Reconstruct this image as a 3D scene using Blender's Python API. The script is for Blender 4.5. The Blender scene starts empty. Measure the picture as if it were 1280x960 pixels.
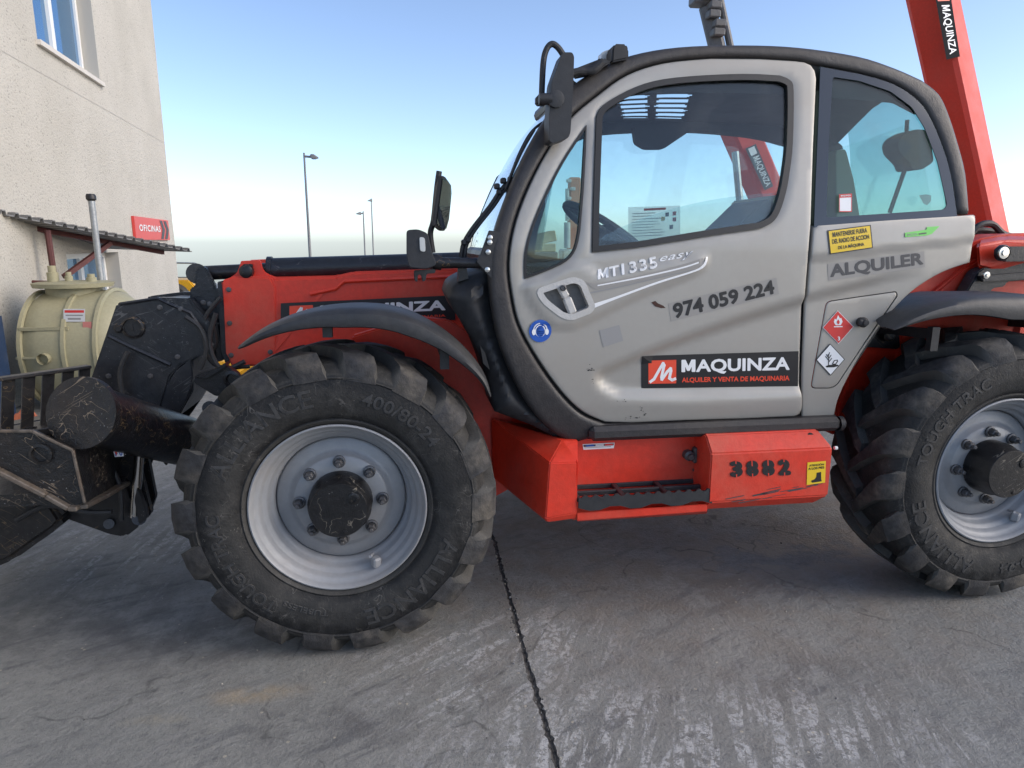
import bpy, bmesh, math, random
import numpy as np
from mathutils import Vector, Matrix, geometry
random.seed(7); np.random.seed(7)
R = math.radians
SC = bpy.context.scene
COL = SC.collection

# ------------------------------------------------------------------ camera
F_PX, W_PX, H_PX = 850.5, 1280.0, 960.0
YAW, PITCH = R(8.628), R(-11.727)
CAM = Vector((.2802, -2.4673, 1.5751))
cam = bpy.data.cameras.new('camera'); camo = bpy.data.objects.new('camera', cam); COL.objects.link(camo)
cam.sensor_width = 36; cam.lens = F_PX / W_PX * 36; cam.clip_start = .05; cam.clip_end = 3000
camo.location = CAM; camo.rotation_euler = (R(90) + PITCH, 0, -YAW)
SC.camera = camo
# ------------------------------------------------------------------ world, sun, exposure
SUN_EL, SUN_AZ = R(30), R(112)           # azimuth clockwise from +Y: behind the camera, to its right
wd = bpy.data.worlds.new('World'); SC.world = wd; wd.use_nodes = True
wn = wd.node_tree; bg = wn.nodes['Background']
sky = wn.nodes.new('ShaderNodeTexSky'); sky.sky_type = 'NISHITA'; sky.sun_disc = False
sky.sun_elevation = SUN_EL; sky.sun_rotation = SUN_AZ
sky.air_density = .6; sky.dust_density = .95; sky.ozone_density = .55
wn.links.new(sky.outputs[0], bg.inputs[0]); bg.inputs[1].default_value = .15
sun = bpy.data.lights.new('sun', 'SUN'); suno = bpy.data.objects.new('sun', sun); COL.objects.link(suno)
sun.energy = .85; sun.angle = R(42); sun.color = (1, .9, .76)
sd = Vector((math.sin(SUN_AZ) * math.cos(SUN_EL), math.cos(SUN_AZ) * math.cos(SUN_EL), math.sin(SUN_EL)))
suno.rotation_euler = (-sd).to_track_quat('-Z', 'Y').to_euler()
SC.view_settings.view_transform = 'Standard'; SC.view_settings.look = 'None'
SC.view_settings.exposure = 1.0; SC.view_settings.gamma = 1.0; SC.view_settings.use_curve_mapping = False

# ------------------------------------------------------------------ geometry helpers
_fw = Vector((math.sin(YAW) * math.cos(PITCH), math.cos(YAW) * math.cos(PITCH), math.sin(PITCH)))
_rt = Vector((math.cos(YAW), -math.sin(YAW), 0)); _up = _rt.cross(_fw)
def ray(px, py): return _fw + _rt * ((px - 640) / F_PX) - _up * ((py - 480) / F_PX)
class PlaneY:                                   # a vertical plane parallel to the vehicle's side
    n = Vector((0, -1, 0))
    def __init__(s, y): s.y = y
    def hit(s, px, py):
        d = ray(px, py); return CAM + d * ((s.y - CAM.y) / d.y)
class PlaneN:
    def __init__(s, p, n): s.p = Vector(p); s.n = Vector(n).normalized()
    def hit(s, px, py):
        d = ray(px, py); return CAM + d * ((s.p - CAM).dot(s.n) / d.dot(s.n))
def cab_y(z): return .12 + .14 * max(0, (z - 1.55) / .75) ** 1.3 + .035 * max(0, (1.2 - z) / .4) ** 2
CAB_MID = .56
class CabSide:                                  # the leaning near side of the cab
    n = Vector((0, -1, 0))
    def __init__(s, off=0): s.off = off
    def hit(s, px, py):
        d = ray(px, py); y = .12
        for _ in range(7):
            p = CAM + d * ((y - CAM.y) / d.y); y = cab_y(p.z) + s.off
        return p
CAB = CabSide()

def empty(name, loc=(0, 0, 0)):
    o = bpy.data.objects.new(name, None); COL.objects.link(o); o.location = loc; o.empty_display_size = .2
    return o
def tag(o, label=None, cat=None, group=None, kind=None):
    for k, v in (('label', label), ('category', cat), ('group', group), ('kind', kind)):
        if v: o[k] = v
    return o
def thing(name, label, cat, loc=(0, 0, 0), group=None): return tag(empty(name, loc), label, cat, group)
def adopt(o, parent):
    o.parent = parent
    if parent.parent is None and parent.type == 'EMPTY': o.matrix_parent_inverse = Matrix.Translation(-parent.location)
def mesh_obj(name, me, mats, parent=None, angle=35):
    for m in (mats if isinstance(mats, (list, tuple)) else [mats]): me.materials.append(m)
    if angle:
        me.polygons.foreach_set('use_smooth', [True] * len(me.polygons)); me.set_sharp_from_angle(angle=R(angle))
    o = bpy.data.objects.new(name, me); COL.objects.link(o)
    if parent is not None: adopt(o, parent)
    return o
class MB:
    def __init__(s): s.v = []; s.f = []; s.m = []
    def add(s, vs, fs, mi=0):
        b = len(s.v); s.v += [tuple(v) for v in vs]; s.f += [tuple(i + b for i in f) for f in fs]; s.m += [mi] * len(fs); return s
    def addbm(s, bm, mi=0):
        bm.verts.index_update()
        s.add([v.co[:] for v in bm.verts], [[v.index for v in f.verts] for f in bm.faces], mi); bm.free(); return s
    def box(s, c, d, mi=0, bevel=0, rot=None, seg=1):
        bm = bmesh.new(); bmesh.ops.create_cube(bm, size=1)
        for v in bm.verts: v.co = Vector((v.co.x * d[0], v.co.y * d[1], v.co.z * d[2]))
        if bevel: bmesh.ops.bevel(bm, geom=bm.edges[:], offset=bevel, segments=seg, affect='EDGES')
        M = Matrix.Translation(Vector(c)) @ (rot.to_4x4() if rot else Matrix())
        bmesh.ops.transform(bm, matrix=M, verts=bm.verts[:]); return s.addbm(bm, mi)
    def beam(s, a, b, w, h, mi=0, bevel=0, up=Vector((0, 0, 1))):
        a = Vector(a); b = Vector(b); x = (b - a).normalized(); y = up.cross(x)
        if y.length < 1e-4: y = Vector((0, 1, 0))
        y.normalize(); z = x.cross(y)
        M = Matrix((x, y, z)).transposed(); return s.box((a + b) / 2, ((b - a).length, w, h), mi, bevel, M)
    def prism(s, poly, y0, y1, mi=0, bevel=0, seg=2):     # poly: (x,z) list, or list of Vectors used as x,z
        bm = bmesh.new(); P = [(p[0], p[1]) if len(p) == 2 else (p[0], p[2]) for p in poly]
        a = [bm.verts.new((x, y0, z)) for x, z in P]; b = [bm.verts.new((x, y1, z)) for x, z in P]; n = len(P)
        bm.faces.new(a); bm.faces.new(b[::-1])
        for i in range(n): bm.faces.new((a[i], b[i], b[(i + 1) % n], a[(i + 1) % n]))
        bmesh.ops.recalc_face_normals(bm, faces=bm.faces[:])
        if bevel: bmesh.ops.bevel(bm, geom=bm.edges[:], offset=bevel, segments=seg, affect='EDGES', clamp_overlap=True)
        return s.addbm(bm, mi)
    def hull(s, pts, mi=0, bevel=0, seg=2):
        bm = bmesh.new()
        for p in pts: bm.verts.new(p)
        r = bmesh.ops.convex_hull(bm, input=bm.verts[:])
        bmesh.ops.delete(bm, geom=[g for g in r['geom_interior'] if isinstance(g, bmesh.types.BMVert)], context='VERTS')
        bmesh.ops.dissolve_limit(bm, angle_limit=.02, verts=bm.verts[:], edges=bm.edges[:])
        if bevel: bmesh.ops.bevel(bm, geom=bm.edges[:], offset=bevel, segments=seg, affect='EDGES', clamp_overlap=True)
        return s.addbm(bm, mi)
    def tube(s, path, r, n=12, mi=0, cap=True):
        path = [Vector(p) for p in path]; rs = r if isinstance(r, (list, tuple)) else [r] * len(path)
        vs = []; fs = []; prev = None
        for i, p in enumerate(path):
            t = (path[min(i + 1, len(path) - 1)] - path[max(i - 1, 0)]).normalized()
            if prev is None:
                a = Vector((0, 0, 1)) if abs(t.z) < .9 else Vector((1, 0, 0)); u = t.cross(a).normalized()
            else: u = (prev - t * prev.dot(t)).normalized()
            prev = u; w = t.cross(u)
            for k in range(n):
                an = 2 * math.pi * k / n; vs.append(p + (u * math.cos(an) + w * math.sin(an)) * rs[i])
        for i in range(len(path) - 1):
            for k in range(n):
                fs.append((i * n + k, i * n + (k + 1) % n, (i + 1) * n + (k + 1) % n, (i + 1) * n + k))
        if cap: fs.append(tuple(range(n))[::-1]); fs.append(tuple((len(path) - 1) * n + k for k in range(n)))
        return s.add(vs, fs, mi)
    def lathe(s, prof, c=(0, 0, 0), axis='Y', n=64, mi=0, closed=False):   # prof: (radius, along-axis)
        vs = []; fs = []; c = Vector(c); m = len(prof)
        for k in range(n):
            a = 2 * math.pi * k / n
            for r_, y in prof:
                q = {'Y': (r_ * math.cos(a), y, r_ * math.sin(a)), 'Z': (r_ * math.cos(a), r_ * math.sin(a), y), 'X': (y, r_ * math.cos(a), r_ * math.sin(a))}[axis]
                vs.append(c + Vector(q))
        for k in range(n):
            k2 = (k + 1) % n
            for i in range(m if closed else m - 1):
                j = (i + 1) % m; fs.append((k * m + i, k2 * m + i, k2 * m + j, k * m + j))
        return s.add(vs, fs, mi)
    def build(s, name, mats, parent=None, angle=35, fix=True):
        me = bpy.data.meshes.new(name); me.from_pydata(s.v, [], s.f)
        me.polygons.foreach_set('material_index', s.m)
        if fix:
            bm = bmesh.new(); bm.from_mesh(me); bmesh.ops.remove_doubles(bm, verts=bm.verts[:], dist=1e-6)
            bmesh.ops.recalc_face_normals(bm, faces=bm.faces[:]); bm.to_mesh(me); bm.free()
        return mesh_obj(name, me, mats, parent, angle)
def smooth(pts, n=6, closed=False):             # Catmull-Rom through 2-D or 3-D points
    P = [np.array(p, float) for p in pts]; out = []; m = len(P)
    for i in range(m if closed else m - 1):
        p0 = P[(i - 1) % m] if closed or i > 0 else P[i]; p1 = P[i]; p2 = P[(i + 1) % m]
        p3 = P[(i + 2) % m] if closed or i < m - 2 else p2
        for k in range(n):
            t = k / n
            out.append(.5 * ((2 * p1) + (-p0 + p2) * t + (2 * p0 - 5 * p1 + 4 * p2 - p3) * t * t + (-p0 + 3 * p1 - 3 * p2 + p3) * t ** 3))
    if not closed: out.append(P[-1])
    return [tuple(p) for p in out]
def rounded(pts, r, n=4):                       # round a polygon's corners
    P = [np.array(p, float) for p in pts]; out = []
    for i in range(len(P)):
        a, b, c = P[i - 1], P[i], P[(i + 1) % len(P)]
        la, lc = np.linalg.norm(a - b), np.linalg.norm(c - b); q = min(r, la * .45, lc * .45)
        s_, e = b + (a - b) / la * q, b + (c - b) / lc * q
        for k in range(n + 1):
            t = k / n; out.append(tuple((1 - t) ** 2 * s_ + 2 * t * (1 - t) * b + t * t * e))
    return out
def densify(loop, step):
    out = []
    for i in range(len(loop)):
        a = np.array(loop[i], float); b = np.array(loop[(i + 1) % len(loop)], float); L = np.linalg.norm(b - a)
        k = max(1, int(round(L / step)))
        if L < 1e-6: continue
        for j in range(k): out.append(tuple(a + (b - a) * j / k))
    return out
def pip(P, loop):
    P = np.asarray(P, float); L = np.asarray(loop, float); x, y = P[:, 0], P[:, 1]; c = np.zeros(len(P), bool); j = len(L) - 1
    for i in range(len(L)):
        xi, yi = L[i]; xj, yj = L[j]
        if yi != yj: c ^= ((yi > y) != (yj > y)) & (x < (xj - xi) * (y - yi) / (yj - yi) + xi)
        j = i
    return c
def pdist(P, loop, closed=True):
    P = np.asarray(P, float); L = np.asarray(loop, float); d = np.full(len(P), 1e9); n = len(L)
    for i in range(n if closed else n - 1):
        a = L[i]; b = L[(i + 1) % n]; ab = b - a; q = (ab @ ab) or 1e-9
        t = np.clip(((P - a) @ ab) / q, 0, 1); d = np.minimum(d, np.linalg.norm(P - a - t[:, None] * ab, axis=1))
    return d
def sstep(x): x = np.clip(x, 0, 1); return x * x * (3 - 2 * x)
def recess(loop, depth, soft):                  # pressed-in (depth<0) or raised panel with soft edges
    return lambda P: depth * np.where(pip(P, loop), sstep(pdist(P, loop) / soft), 0)
def skin(name, outline, holes, surf, mats, parent, thick=.02, g=9, height=None, mirror=None, edge=0, angle=35):
    loops = [densify(l, g * .8) for l in [outline] + list(holes)]
    lo = np.min(loops[0], 0); hi = np.max(loops[0], 0)
    gx, gy = np.meshgrid(np.arange(lo[0] + g / 2, hi[0], g), np.arange(lo[1] + g / 2, hi[1], g))
    G = np.stack([gx.ravel(), gy.ravel()], 1); ok = pip(G, loops[0])
    for l in loops[1:]: ok &= ~pip(G, l)
    for l in loops: ok &= pdist(G, l) > g * .45
    if edge:
        ep = edge * 320; ok &= pdist(G, loops[0]) > ep * 1.02 + g * .3
    G = G[ok]
    if edge:
        L0 = np.array(loops[0]); tg = np.roll(L0, -1, 0) - np.roll(L0, 1, 0); tg /= np.linalg.norm(tg, axis=1)[:, None] + 1e-9; nn = np.stack([-tg[:, 1], tg[:, 0]], 1)
        if not pip(L0 + nn * .4, loops[0]).mean() > .5: nn = -nn
        for fr_ in (.07, .25, .55, 1.0):
            Q = L0 + nn * ep * fr_; kq = pip(Q, loops[0]) & (pdist(Q, loops[0]) > ep * fr_ * .93)
            for l in loops[1:]: kq &= ~pip(Q, l) & (pdist(Q, l) > g * .3)
            G = np.vstack([G, Q[kq]])
    V = []; E = []
    for l in loops:
        b = len(V); V += [Vector(p) for p in l]; E += [(b + i, b + (i + 1) % len(l)) for i in range(len(l))]
    V += [Vector(p) for p in G]
    vo, eo, fo, *_ = geometry.delaunay_2d_cdt(V, E, [], 0, 1e-5)
    P = np.array([v[:] for v in vo]); T = [f for f in fo]
    Cc = np.array([P[list(f)].mean(0) for f in T]); keep = pip(Cc, loops[0])
    for l in loops[1:]: keep &= ~pip(Cc, l)
    T = [tuple(f) for f, k in zip(T, keep) if k]
    h = height(P) if height else np.zeros(len(P))
    if edge:
        ep = edge * 320; d = np.clip(pdist(P, loops[0]) / ep, 0, 1); h = h - edge * (1 - np.sqrt(np.clip(1 - (1 - d) ** 2, 0, 1)))
    n = len(P); vs = []; back = []
    for (x, y), hh in zip(P, h):
        p = surf.hit(x, y); q = p - surf.n * thick; p = p + surf.n * float(hh)
        if mirror is not None: p.y = 2 * mirror - p.y; q.y = 2 * mirror - q.y
        vs.append(p); back.append(q)
    cnt = {}
    for f in T:
        for i in range(3):
            a, b = f[i], f[(i + 1) % 3]; cnt.setdefault((min(a, b), max(a, b)), []).append((a, b))
    fs = list(T) + [tuple(i + n for i in f[::-1]) for f in T]
    for k, l in cnt.items():
        if len(l) == 1: a, b = l[0]; fs.append((b, a, a + n, b + n))
    mb = MB(); mb.add(vs + back, fs)
    me = bpy.data.meshes.new(name); me.from_pydata([tuple(v) for v in mb.v], [], mb.f)
    bm = bmesh.new(); bm.from_mesh(me); bmesh.ops.delete(bm, geom=[v for v in bm.verts if not v.link_faces], context='VERTS')
    bmesh.ops.recalc_face_normals(bm, faces=bm.faces[:]); bm.to_mesh(me); bm.free()
    return mesh_obj(name, me, mats, parent, angle)
def copy_tree(o, parent=None, off=None):
    c = o.copy(); COL.objects.link(c)
    if parent is not None: c.parent = parent
    if off is not None: c.location = Vector(o.location) + Vector(off)
    for ch in list(o.children): copy_tree(ch, c)
    return c
_txt = {}
def text_mesh(body, bold=.02, shear=0, space=1.0, res=3):   # unit-box text outline: verts in [0,1]^2 (v down), faces
    k = (body, bold, shear, space)
    if k in _txt: return _txt[k]
    if body[0] == 'M' and len(body) > 1:        # heavy capital M with a deep middle, set in front of the rest
        V, Fc, size = text_mesh(body[1:], bold, shear, space); H = text_mesh('H', bold)[2][1]; drop = 0
        mw, gap = .92 * H, .12 * H * space; W = mw + gap + size[0]; fr = H / size[1] if 'Q' in body else 1.
        mp = [(0, 0), (0, 1), (.25, 1), (.5, .40), (.75, 1), (1, 1), (1, 0), (.79, 0), (.79, .62), (.57, .10), (.43, .10), (.21, .62), (.21, 0)]
        MV = np.array([(x * mw / W, (1 - y) * min(1., fr)) for x, y in mp]); MF = [tuple(f) for f in geometry.tessellate_polygon([[Vector((x, y, 0)) for x, y in mp]])]
        V2 = V.copy(); V2[:, 0] = (mw + gap + V[:, 0] * size[0]) / W; n = len(MV)
        _txt[k] = (np.vstack([MV, V2]), MF + [tuple(i + n for i in f) for f in Fc], np.array((W, size[1]))); return _txt[k]
    cu = bpy.data.curves.new('t', 'FONT'); cu.body = body; cu.offset = bold; cu.shear = shear; cu.space_character = space
    cu.resolution_u = res; cu.fill_mode = 'FRONT'; cu.space_line = .95; cu.align_x = 'CENTER'
    o = bpy.data.objects.new('t', cu); COL.objects.link(o); bpy.context.view_layer.update()
    me = bpy.data.meshes.new_from_object(o.evaluated_get(bpy.context.evaluated_depsgraph_get()))
    V = np.array([v.co[:2] for v in me.vertices]); Fc = [tuple(p.vertices) for p in me.polygons]
    bpy.data.objects.remove(o); bpy.data.curves.remove(cu); bpy.data.meshes.remove(me)
    lo, hi = V.min(0), V.max(0); size = hi - lo; V = (V - lo) / (hi - lo); V[:, 1] = 1 - V[:, 1]
    _txt[k] = (V, Fc, size); return _txt[k]
class Decal:                                    # a flat printed sticker laid on a surface; u right, v down, both 0..1
    def __init__(s, surf, quad, off=.0015, height=None):
        s.surf = surf; s.q = [np.array(p, float) for p in quad]; s.off = off; s.h = height; s.mb = MB(); s.mats = []
    def px(s, u, v):
        a, b, c, d = s.q; return a * (1 - u) * (1 - v) + b * u * (1 - v) + c * u * v + d * (1 - u) * v
    def pt(s, u, v, layer):
        p = s.px(u, v); w = s.surf.hit(*p); h = float(s.h(p[None])[0]) if s.h else 0
        return w + s.surf.n * (s.off + .0007 * layer + h)
    def mi(s, m):
        if m not in s.mats: s.mats.append(m)
        return s.mats.index(m)
    def grid(s, m, layer=0, u0=0, v0=0, u1=1, v1=1, nu=8, nv=3):
        vs = [s.pt(u0 + (u1 - u0) * i / nu, v0 + (v1 - v0) * j / nv, layer) for j in range(nv + 1) for i in range(nu + 1)]
        fs = [(j * (nu + 1) + i, j * (nu + 1) + i + 1, (j + 1) * (nu + 1) + i + 1, (j + 1) * (nu + 1) + i) for j in range(nv) for i in range(nu)]
        s.mb.add(vs, fs, s.mi(m)); return s
    def poly(s, uv, m, layer=1):
        t = geometry.tessellate_polygon([[Vector((u, v, 0)) for u, v in uv]])
        s.mb.add([s.pt(u, v, layer) for u, v in uv], [tuple(f) for f in t], s.mi(m)); return s
    def disc(s, u, v, ru, rv, m, layer=1, a0=0, a1=360, n=28):
        pts = [(u + ru * math.cos(R(a0 + (a1 - a0) * k / n)), v - rv * math.sin(R(a0 + (a1 - a0) * k / n))) for k in range(n + (a1 - a0 < 360))]
        return s.poly(pts, m, layer)
    def stroke(s, pts, w, m, layer=1, asp=1.0):   # thick polyline; asp = width/height of the sticker
        P = [np.array((u * asp, v)) for u, v in pts]
        for i in range(len(P) - 1):
            d = P[i + 1] - P[i]; d /= (np.linalg.norm(d) or 1); nn = np.array((-d[1], d[0])) * w / 2; e = d * w * .3
            qd = [P[i] - e + nn, P[i + 1] + e + nn, P[i + 1] + e - nn, P[i] - e - nn]
            s.poly([(q[0] / asp, q[1]) for q in qd], m, layer)
        return s
    def text(s, body, u0, v0, u1, v1, m, layer=1, bold=0., thin=False, **k):
        V, Fc, size = text_mesh(body, bold=min(bold, .006), **k); e = max(0, bold - .006) * 1.1; ex, ey = e / size[0], e / size[1]
        for i, (dx, dy) in enumerate(((0, 0), (1, 0), (-1, 0), (0, 1), (0, -1), (.7, .7), (-.7, .7), (.7, -.7), (-.7, -.7)) if e > 0 and not thin else ((0, 0),)):
            if i == 0:
                B0 = [s.pt(u0 + (u1 - u0) * (ex + a * (1 - 2 * ex)), v0 + (v1 - v0) * (ey + b * (1 - 2 * ey)), layer) for a, b in V]
                um, vm = (u0 + u1) / 2, (v0 + v1) / 2; pm = s.pt(um, vm, layer); su = (s.pt(um + .02, vm, layer) - pm) * 50; sv = (s.pt(um, vm + .02, layer) - pm) * 50
            o_ = su * ((u1 - u0) * dx * ex) + sv * ((v1 - v0) * dy * ey) + s.surf.n * (.00003 * i)
            s.mb.add([p + o_ for p in B0], Fc, s.mi(m))
        return s
    def build(s, name, parent=None): return s.mb.build(name, s.mats, parent, angle=0, fix=False)

# ------------------------------------------------------------------ materials
def N(nt, typ, ins=None, **props):
    n = nt.nodes.new('ShaderNode' + typ)
    for k, v in props.items(): setattr(n, k, v)
    for k, v in (ins or {}).items():
        if hasattr(v, 'is_output') or isinstance(v, bpy.types.NodeSocket): nt.links.new(v, n.inputs[k])
        else: n.inputs[k].default_value = v
    return n
def new_mat(name):
    m = bpy.data.materials.new(name); m.use_nodes = True; nt = m.node_tree; return m, nt, nt.nodes['Principled BSDF']
def c4(c): return (c[0], c[1], c[2], 1)
def ramp(nt, fac, a, b, v0=0., v1=1.):
    return N(nt, 'MapRange', {0: fac, 1: a, 2: b, 3: v0, 4: v1}, clamp=True, interpolation_type='SMOOTHSTEP').outputs[0]
def mixc(nt, fac, a, b, blend='MIX'):
    n = N(nt, 'Mix', data_type='RGBA', blend_type=blend)
    for i, v in ((0, fac), (6, a), (7, b)):
        if isinstance(v, bpy.types.NodeSocket): nt.links.new(v, n.inputs[i])
        else: n.inputs[i].default_value = v if i == 0 else c4(v)
    return n.outputs[2]
def math_(nt, op, a, b=0.):
    return N(nt, 'Math', {0: a, 1: b}, operation=op).outputs[0]
def coords(nt, scale=(1, 1, 1), rot=(0, 0, 0), loc=(0, 0, 0)):
    t = N(nt, 'TexCoord'); g = N(nt, 'NewGeometry')
    return N(nt, 'Mapping', {0: g.outputs['Position'], 1: loc, 2: rot, 3: scale}).outputs[0]
def noise(nt, vec, scale, detail=4, rough=.55, dist=0.):
    return N(nt, 'TexNoise', {'Vector': vec, 'Scale': scale, 'Detail': detail, 'Roughness': rough, 'Distortion': dist}).outputs[0]
def flat(name, col, rough=.5, metal=0., spec=.5):
    m, nt, b = new_mat(name); b.inputs['Base Color'].default_value = c4(col); b.inputs['Roughness'].default_value = rough
    b.inputs['Metallic'].default_value = metal; b.inputs['Specular IOR Level'].default_value = spec; return m
def paint(name, col, rough=.4, dirt=(.2, .17, .13), amount=.35, chips=0., chipcol=(.03, .025, .02), metal=0., coat=0., bump=.02, var=.12, scratch=0., scratchcol=(.3, .2, .1), dscale=2.2):
    """worn surface: mottled colour, dust film, small chips, wandering scratch lines"""
    m, nt, b = new_mat(name); v = coords(nt)
    n1 = noise(nt, v, dscale, 6, .65); n2 = noise(nt, v, 38, 3); n3 = noise(nt, v, 150, 2)
    c = mixc(nt, ramp(nt, n2, .3, .7), [x * (1 - var) for x in col], [min(1, x * (1 + var)) for x in col])
    d = math_(nt, 'MULTIPLY', ramp(nt, n1, .42, .75), ramp(nt, n2, .2, .75, .45, 1.))
    c = mixc(nt, math_(nt, 'MULTIPLY', d, amount), c, dirt)
    if chips:
        vo = N(nt, 'TexVoronoi', {'Vector': v, 'Scale': 26., 'Randomness': 1.}); vo2 = noise(nt, v, 90, 3)
        size = math_(nt, 'MULTIPLY', ramp(nt, noise(nt, v, 3.1, 2), .48, .72), .16 * chips)
        f = math_(nt, 'LESS_THAN', math_(nt, 'ADD', vo.outputs['Distance'], math_(nt, 'MULTIPLY', vo2, .12)), math_(nt, 'ADD', size, .035))
        c = mixc(nt, f, c, chipcol)
    rgh = ramp(nt, n1, .3, .8, rough * .85, min(1, rough * 1.35))
    if scratch:
        f = None                                # short straight scratches in three directions, worn through in patches
        for q, (rot, sc_) in enumerate((((.4, .5, .2), 9.), ((-.7, 1.3, .9), 7.), ((1.1, -.4, -.6), 11.))):
            vq = N(nt, 'Mapping', {0: coords(nt, (1, 1, 1), rot, (q * 3.1, 1.7 * q, 0)), 3: (.22, 2.2, 2.2)}).outputs[0]
            g_ = math_(nt, 'MULTIPLY', math_(nt, 'LESS_THAN', math_(nt, 'ABSOLUTE', math_(nt, 'SUBTRACT', noise(nt, vq, sc_, 2, .5), .5)), .006), ramp(nt, noise(nt, coords(nt, (1, 1, 1), (0, 0, 0), (q * 7., 3, 1)), 6., 3), .54, .62, 0, scratch))
            f = g_ if f is None else math_(nt, 'MAXIMUM', f, g_)
        c = mixc(nt, f, c, scratchcol)
        sp = N(nt, 'TexVoronoi', {'Vector': v, 'Scale': 55., 'Randomness': 1.}).outputs['Distance']
        f2 = math_(nt, 'MULTIPLY', math_(nt, 'LESS_THAN', sp, .13), ramp(nt, noise(nt, v, 5, 2), .45, .6, 0, scratch * .6)); c = mixc(nt, f2, c, (.3, .3, .3))
    nt.links.new(c, b.inputs['Base Color']); nt.links.new(rgh, b.inputs['Roughness'])
    b.inputs['Metallic'].default_value = metal; b.inputs['Coat Weight'].default_value = coat; b.inputs['Coat Roughness'].default_value = .2
    if bump:
        bp = N(nt, 'Bump', {'Strength': 1., 'Distance': bump * .05, 'Height': math_(nt, 'ADD', n3, math_(nt, 'MULTIPLY', n2, 1.2))}); nt.links.new(bp.outputs[0], b.inputs['Normal'])
    return m
def glass(name, tint=(.78, .93, .93), refl=1.0):
    m, nt, b = new_mat(name); nt.nodes.remove(b); out = nt.nodes['Material Output']
    tr = N(nt, 'BsdfTransparent', {0: c4(tint)}); gl = N(nt, 'BsdfGlossy', {'Color': (1, 1, 1, 1), 'Roughness': .02})
    g_ = N(nt, 'NewGeometry'); cs = math_(nt, 'ABSOLUTE', N(nt, 'VectorMath', {0: g_.outputs['Incoming'], 1: g_.outputs['Normal']}, operation='DOT_PRODUCT').outputs['Value'])
    fr = math_(nt, 'ADD', math_(nt, 'MULTIPLY', math_(nt, 'POWER', math_(nt, 'SUBTRACT', 1., cs), 5.), .96), .035); v = coords(nt)
    dustf = ramp(nt, noise(nt, v, 6, 6, .7), .45, .85, 0, .06); df = N(nt, 'BsdfDiffuse', {0: (.5, .48, .45, 1)})
    m1 = N(nt, 'MixShader', {0: math_(nt, 'MULTIPLY', fr, refl), 1: tr.outputs[0], 2: gl.outputs[0]})
    m2 = N(nt, 'MixShader', {0: dustf, 1: m1.outputs[0], 2: df.outputs[0]})
    nt.links.new(m2.outputs[0], out.inputs[0]); return m

M = {}
M['grey'] = paint('grey_paint', (.345, .327, .295), .42, (.27, .23, .18), .30, .45, (.05, .03, .02), metal=.2, coat=.45, bump=0, var=.015)
M['grey_lite'] = paint('pale_grey_plastic', (.5, .49, .47), .5, (.3, .26, .2), .4, 0, var=.05)
M['red'] = paint('red_paint', (.66, .036, .014), .44, (.28, .13, .08), .5, .55, (.16, .05, .035), coat=.15, bump=.012, var=.06)
M['red_far'] = paint('red_boom_paint', (.68, .04, .018), .5, (.35, .1, .07), .3, 0, var=.05)
M['frame'] = paint('cab_frame_plastic', (.027, .025, .026), .5, (.11, .09, .07), .3, 0, var=.1)
M['plastic'] = paint('black_plastic', (.020, .021, .024), .55, (.09, .08, .07), .3, 0, var=.15, bump=.008)
M['fender'] = paint('mudguard_plastic', (.019, .021, .025), .5, (.09, .082, .07), .4, .2, (.1, .09, .08), var=.15, bump=.012)
M['steel'] = paint('black_steel', (.010, .010, .012), .36, (.05, .04, .03), .35, 0, var=.3, bump=.02, scratch=.35)
M['rusty'] = paint('scraped_black_steel', (.010, .0098, .0105), .4, (.07, .045, .028), .3, .25, (.22, .12, .05), var=.3, bump=.05, scratch=.75, scratchcol=(.26, .2, .14), dscale=6)
M['boomblack'] = paint('black_boom_paint', (.012, .014, .019), .38, (.06, .055, .05), .5, .15, (.2, .2, .2), var=.2, bump=.02, scratch=.35, scratchcol=(.2, .2, .2))
M['hub'] = paint('hub_black', (.007, .007, .008), .42, (.05, .04, .03), .3, 0, var=.3, bump=.02, scratch=.5, scratchcol=(.28, .25, .2))
M['worn_lit_edge'] = paint('worn_lit_plate_edge', (.10, .085, .07), .5, (.16, .10, .06), .7, .3, (.02, .02, .02), var=.3, dscale=12)  # rusty wear, with the bevel highlight put into the paler colour
M['chrome'] = flat('chromed_rod', (.5, .5, .5), .18, 1.)
M['bolt'] = paint('bolt_steel', (.10, .10, .105), .45, (.12, .08, .05), .5, 0, metal=.4)
M['zinc'] = flat('zinc_bolt', (.65, .65, .62), .3, .9)
M['rim'] = paint('silver_rim_paint', (.27, .28, .295), .5, (.32, .22, .14), .35, .35, (.2, .1, .05), metal=.08, coat=.0, bump=.008, var=.04)
M['rim_in'] = paint('silver_disc_paint', (.25, .256, .265), .45, (.3, .22, .15), .35, .3, (.2, .1, .05), metal=.25, bump=.008, var=.04)
M['glass'] = glass('tinted_glass', (.68, .81, .80)); M['glass_clear'] = glass('clear_glass', (.86, .92, .92))
M['rubber_seal'] = flat('rubber_seal', (.014, .014, .015), .5)
M['interior'] = paint('cab_lining', (.015, .0155, .017), .8, (.03, .027, .024), .08, 0, var=.1, bump=0)
M['seat'] = flat('beige_seat_fabric', (.45, .38, .28), .9)
M['mirror'] = flat('mirror_glass', (.85, .87, .88), .03, 1.)
M['lamp'] = flat('lamp_lens', (.5, .52, .52), .15)
M['black'] = flat('print_black', (.012, .012, .014), .45); M['white'] = flat('print_white', (.80, .80, .80), .45)
M['dkgrey'] = flat('print_dark_grey', (.055, .055, .06), .5); M['ltgrey'] = flat('print_light_grey', (.62, .62, .62), .45)
M['film'] = flat('sticker_film', (.29, .275, .255), .35); M['pred'] = flat('print_red', (.75, .07, .03), .45)
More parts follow.
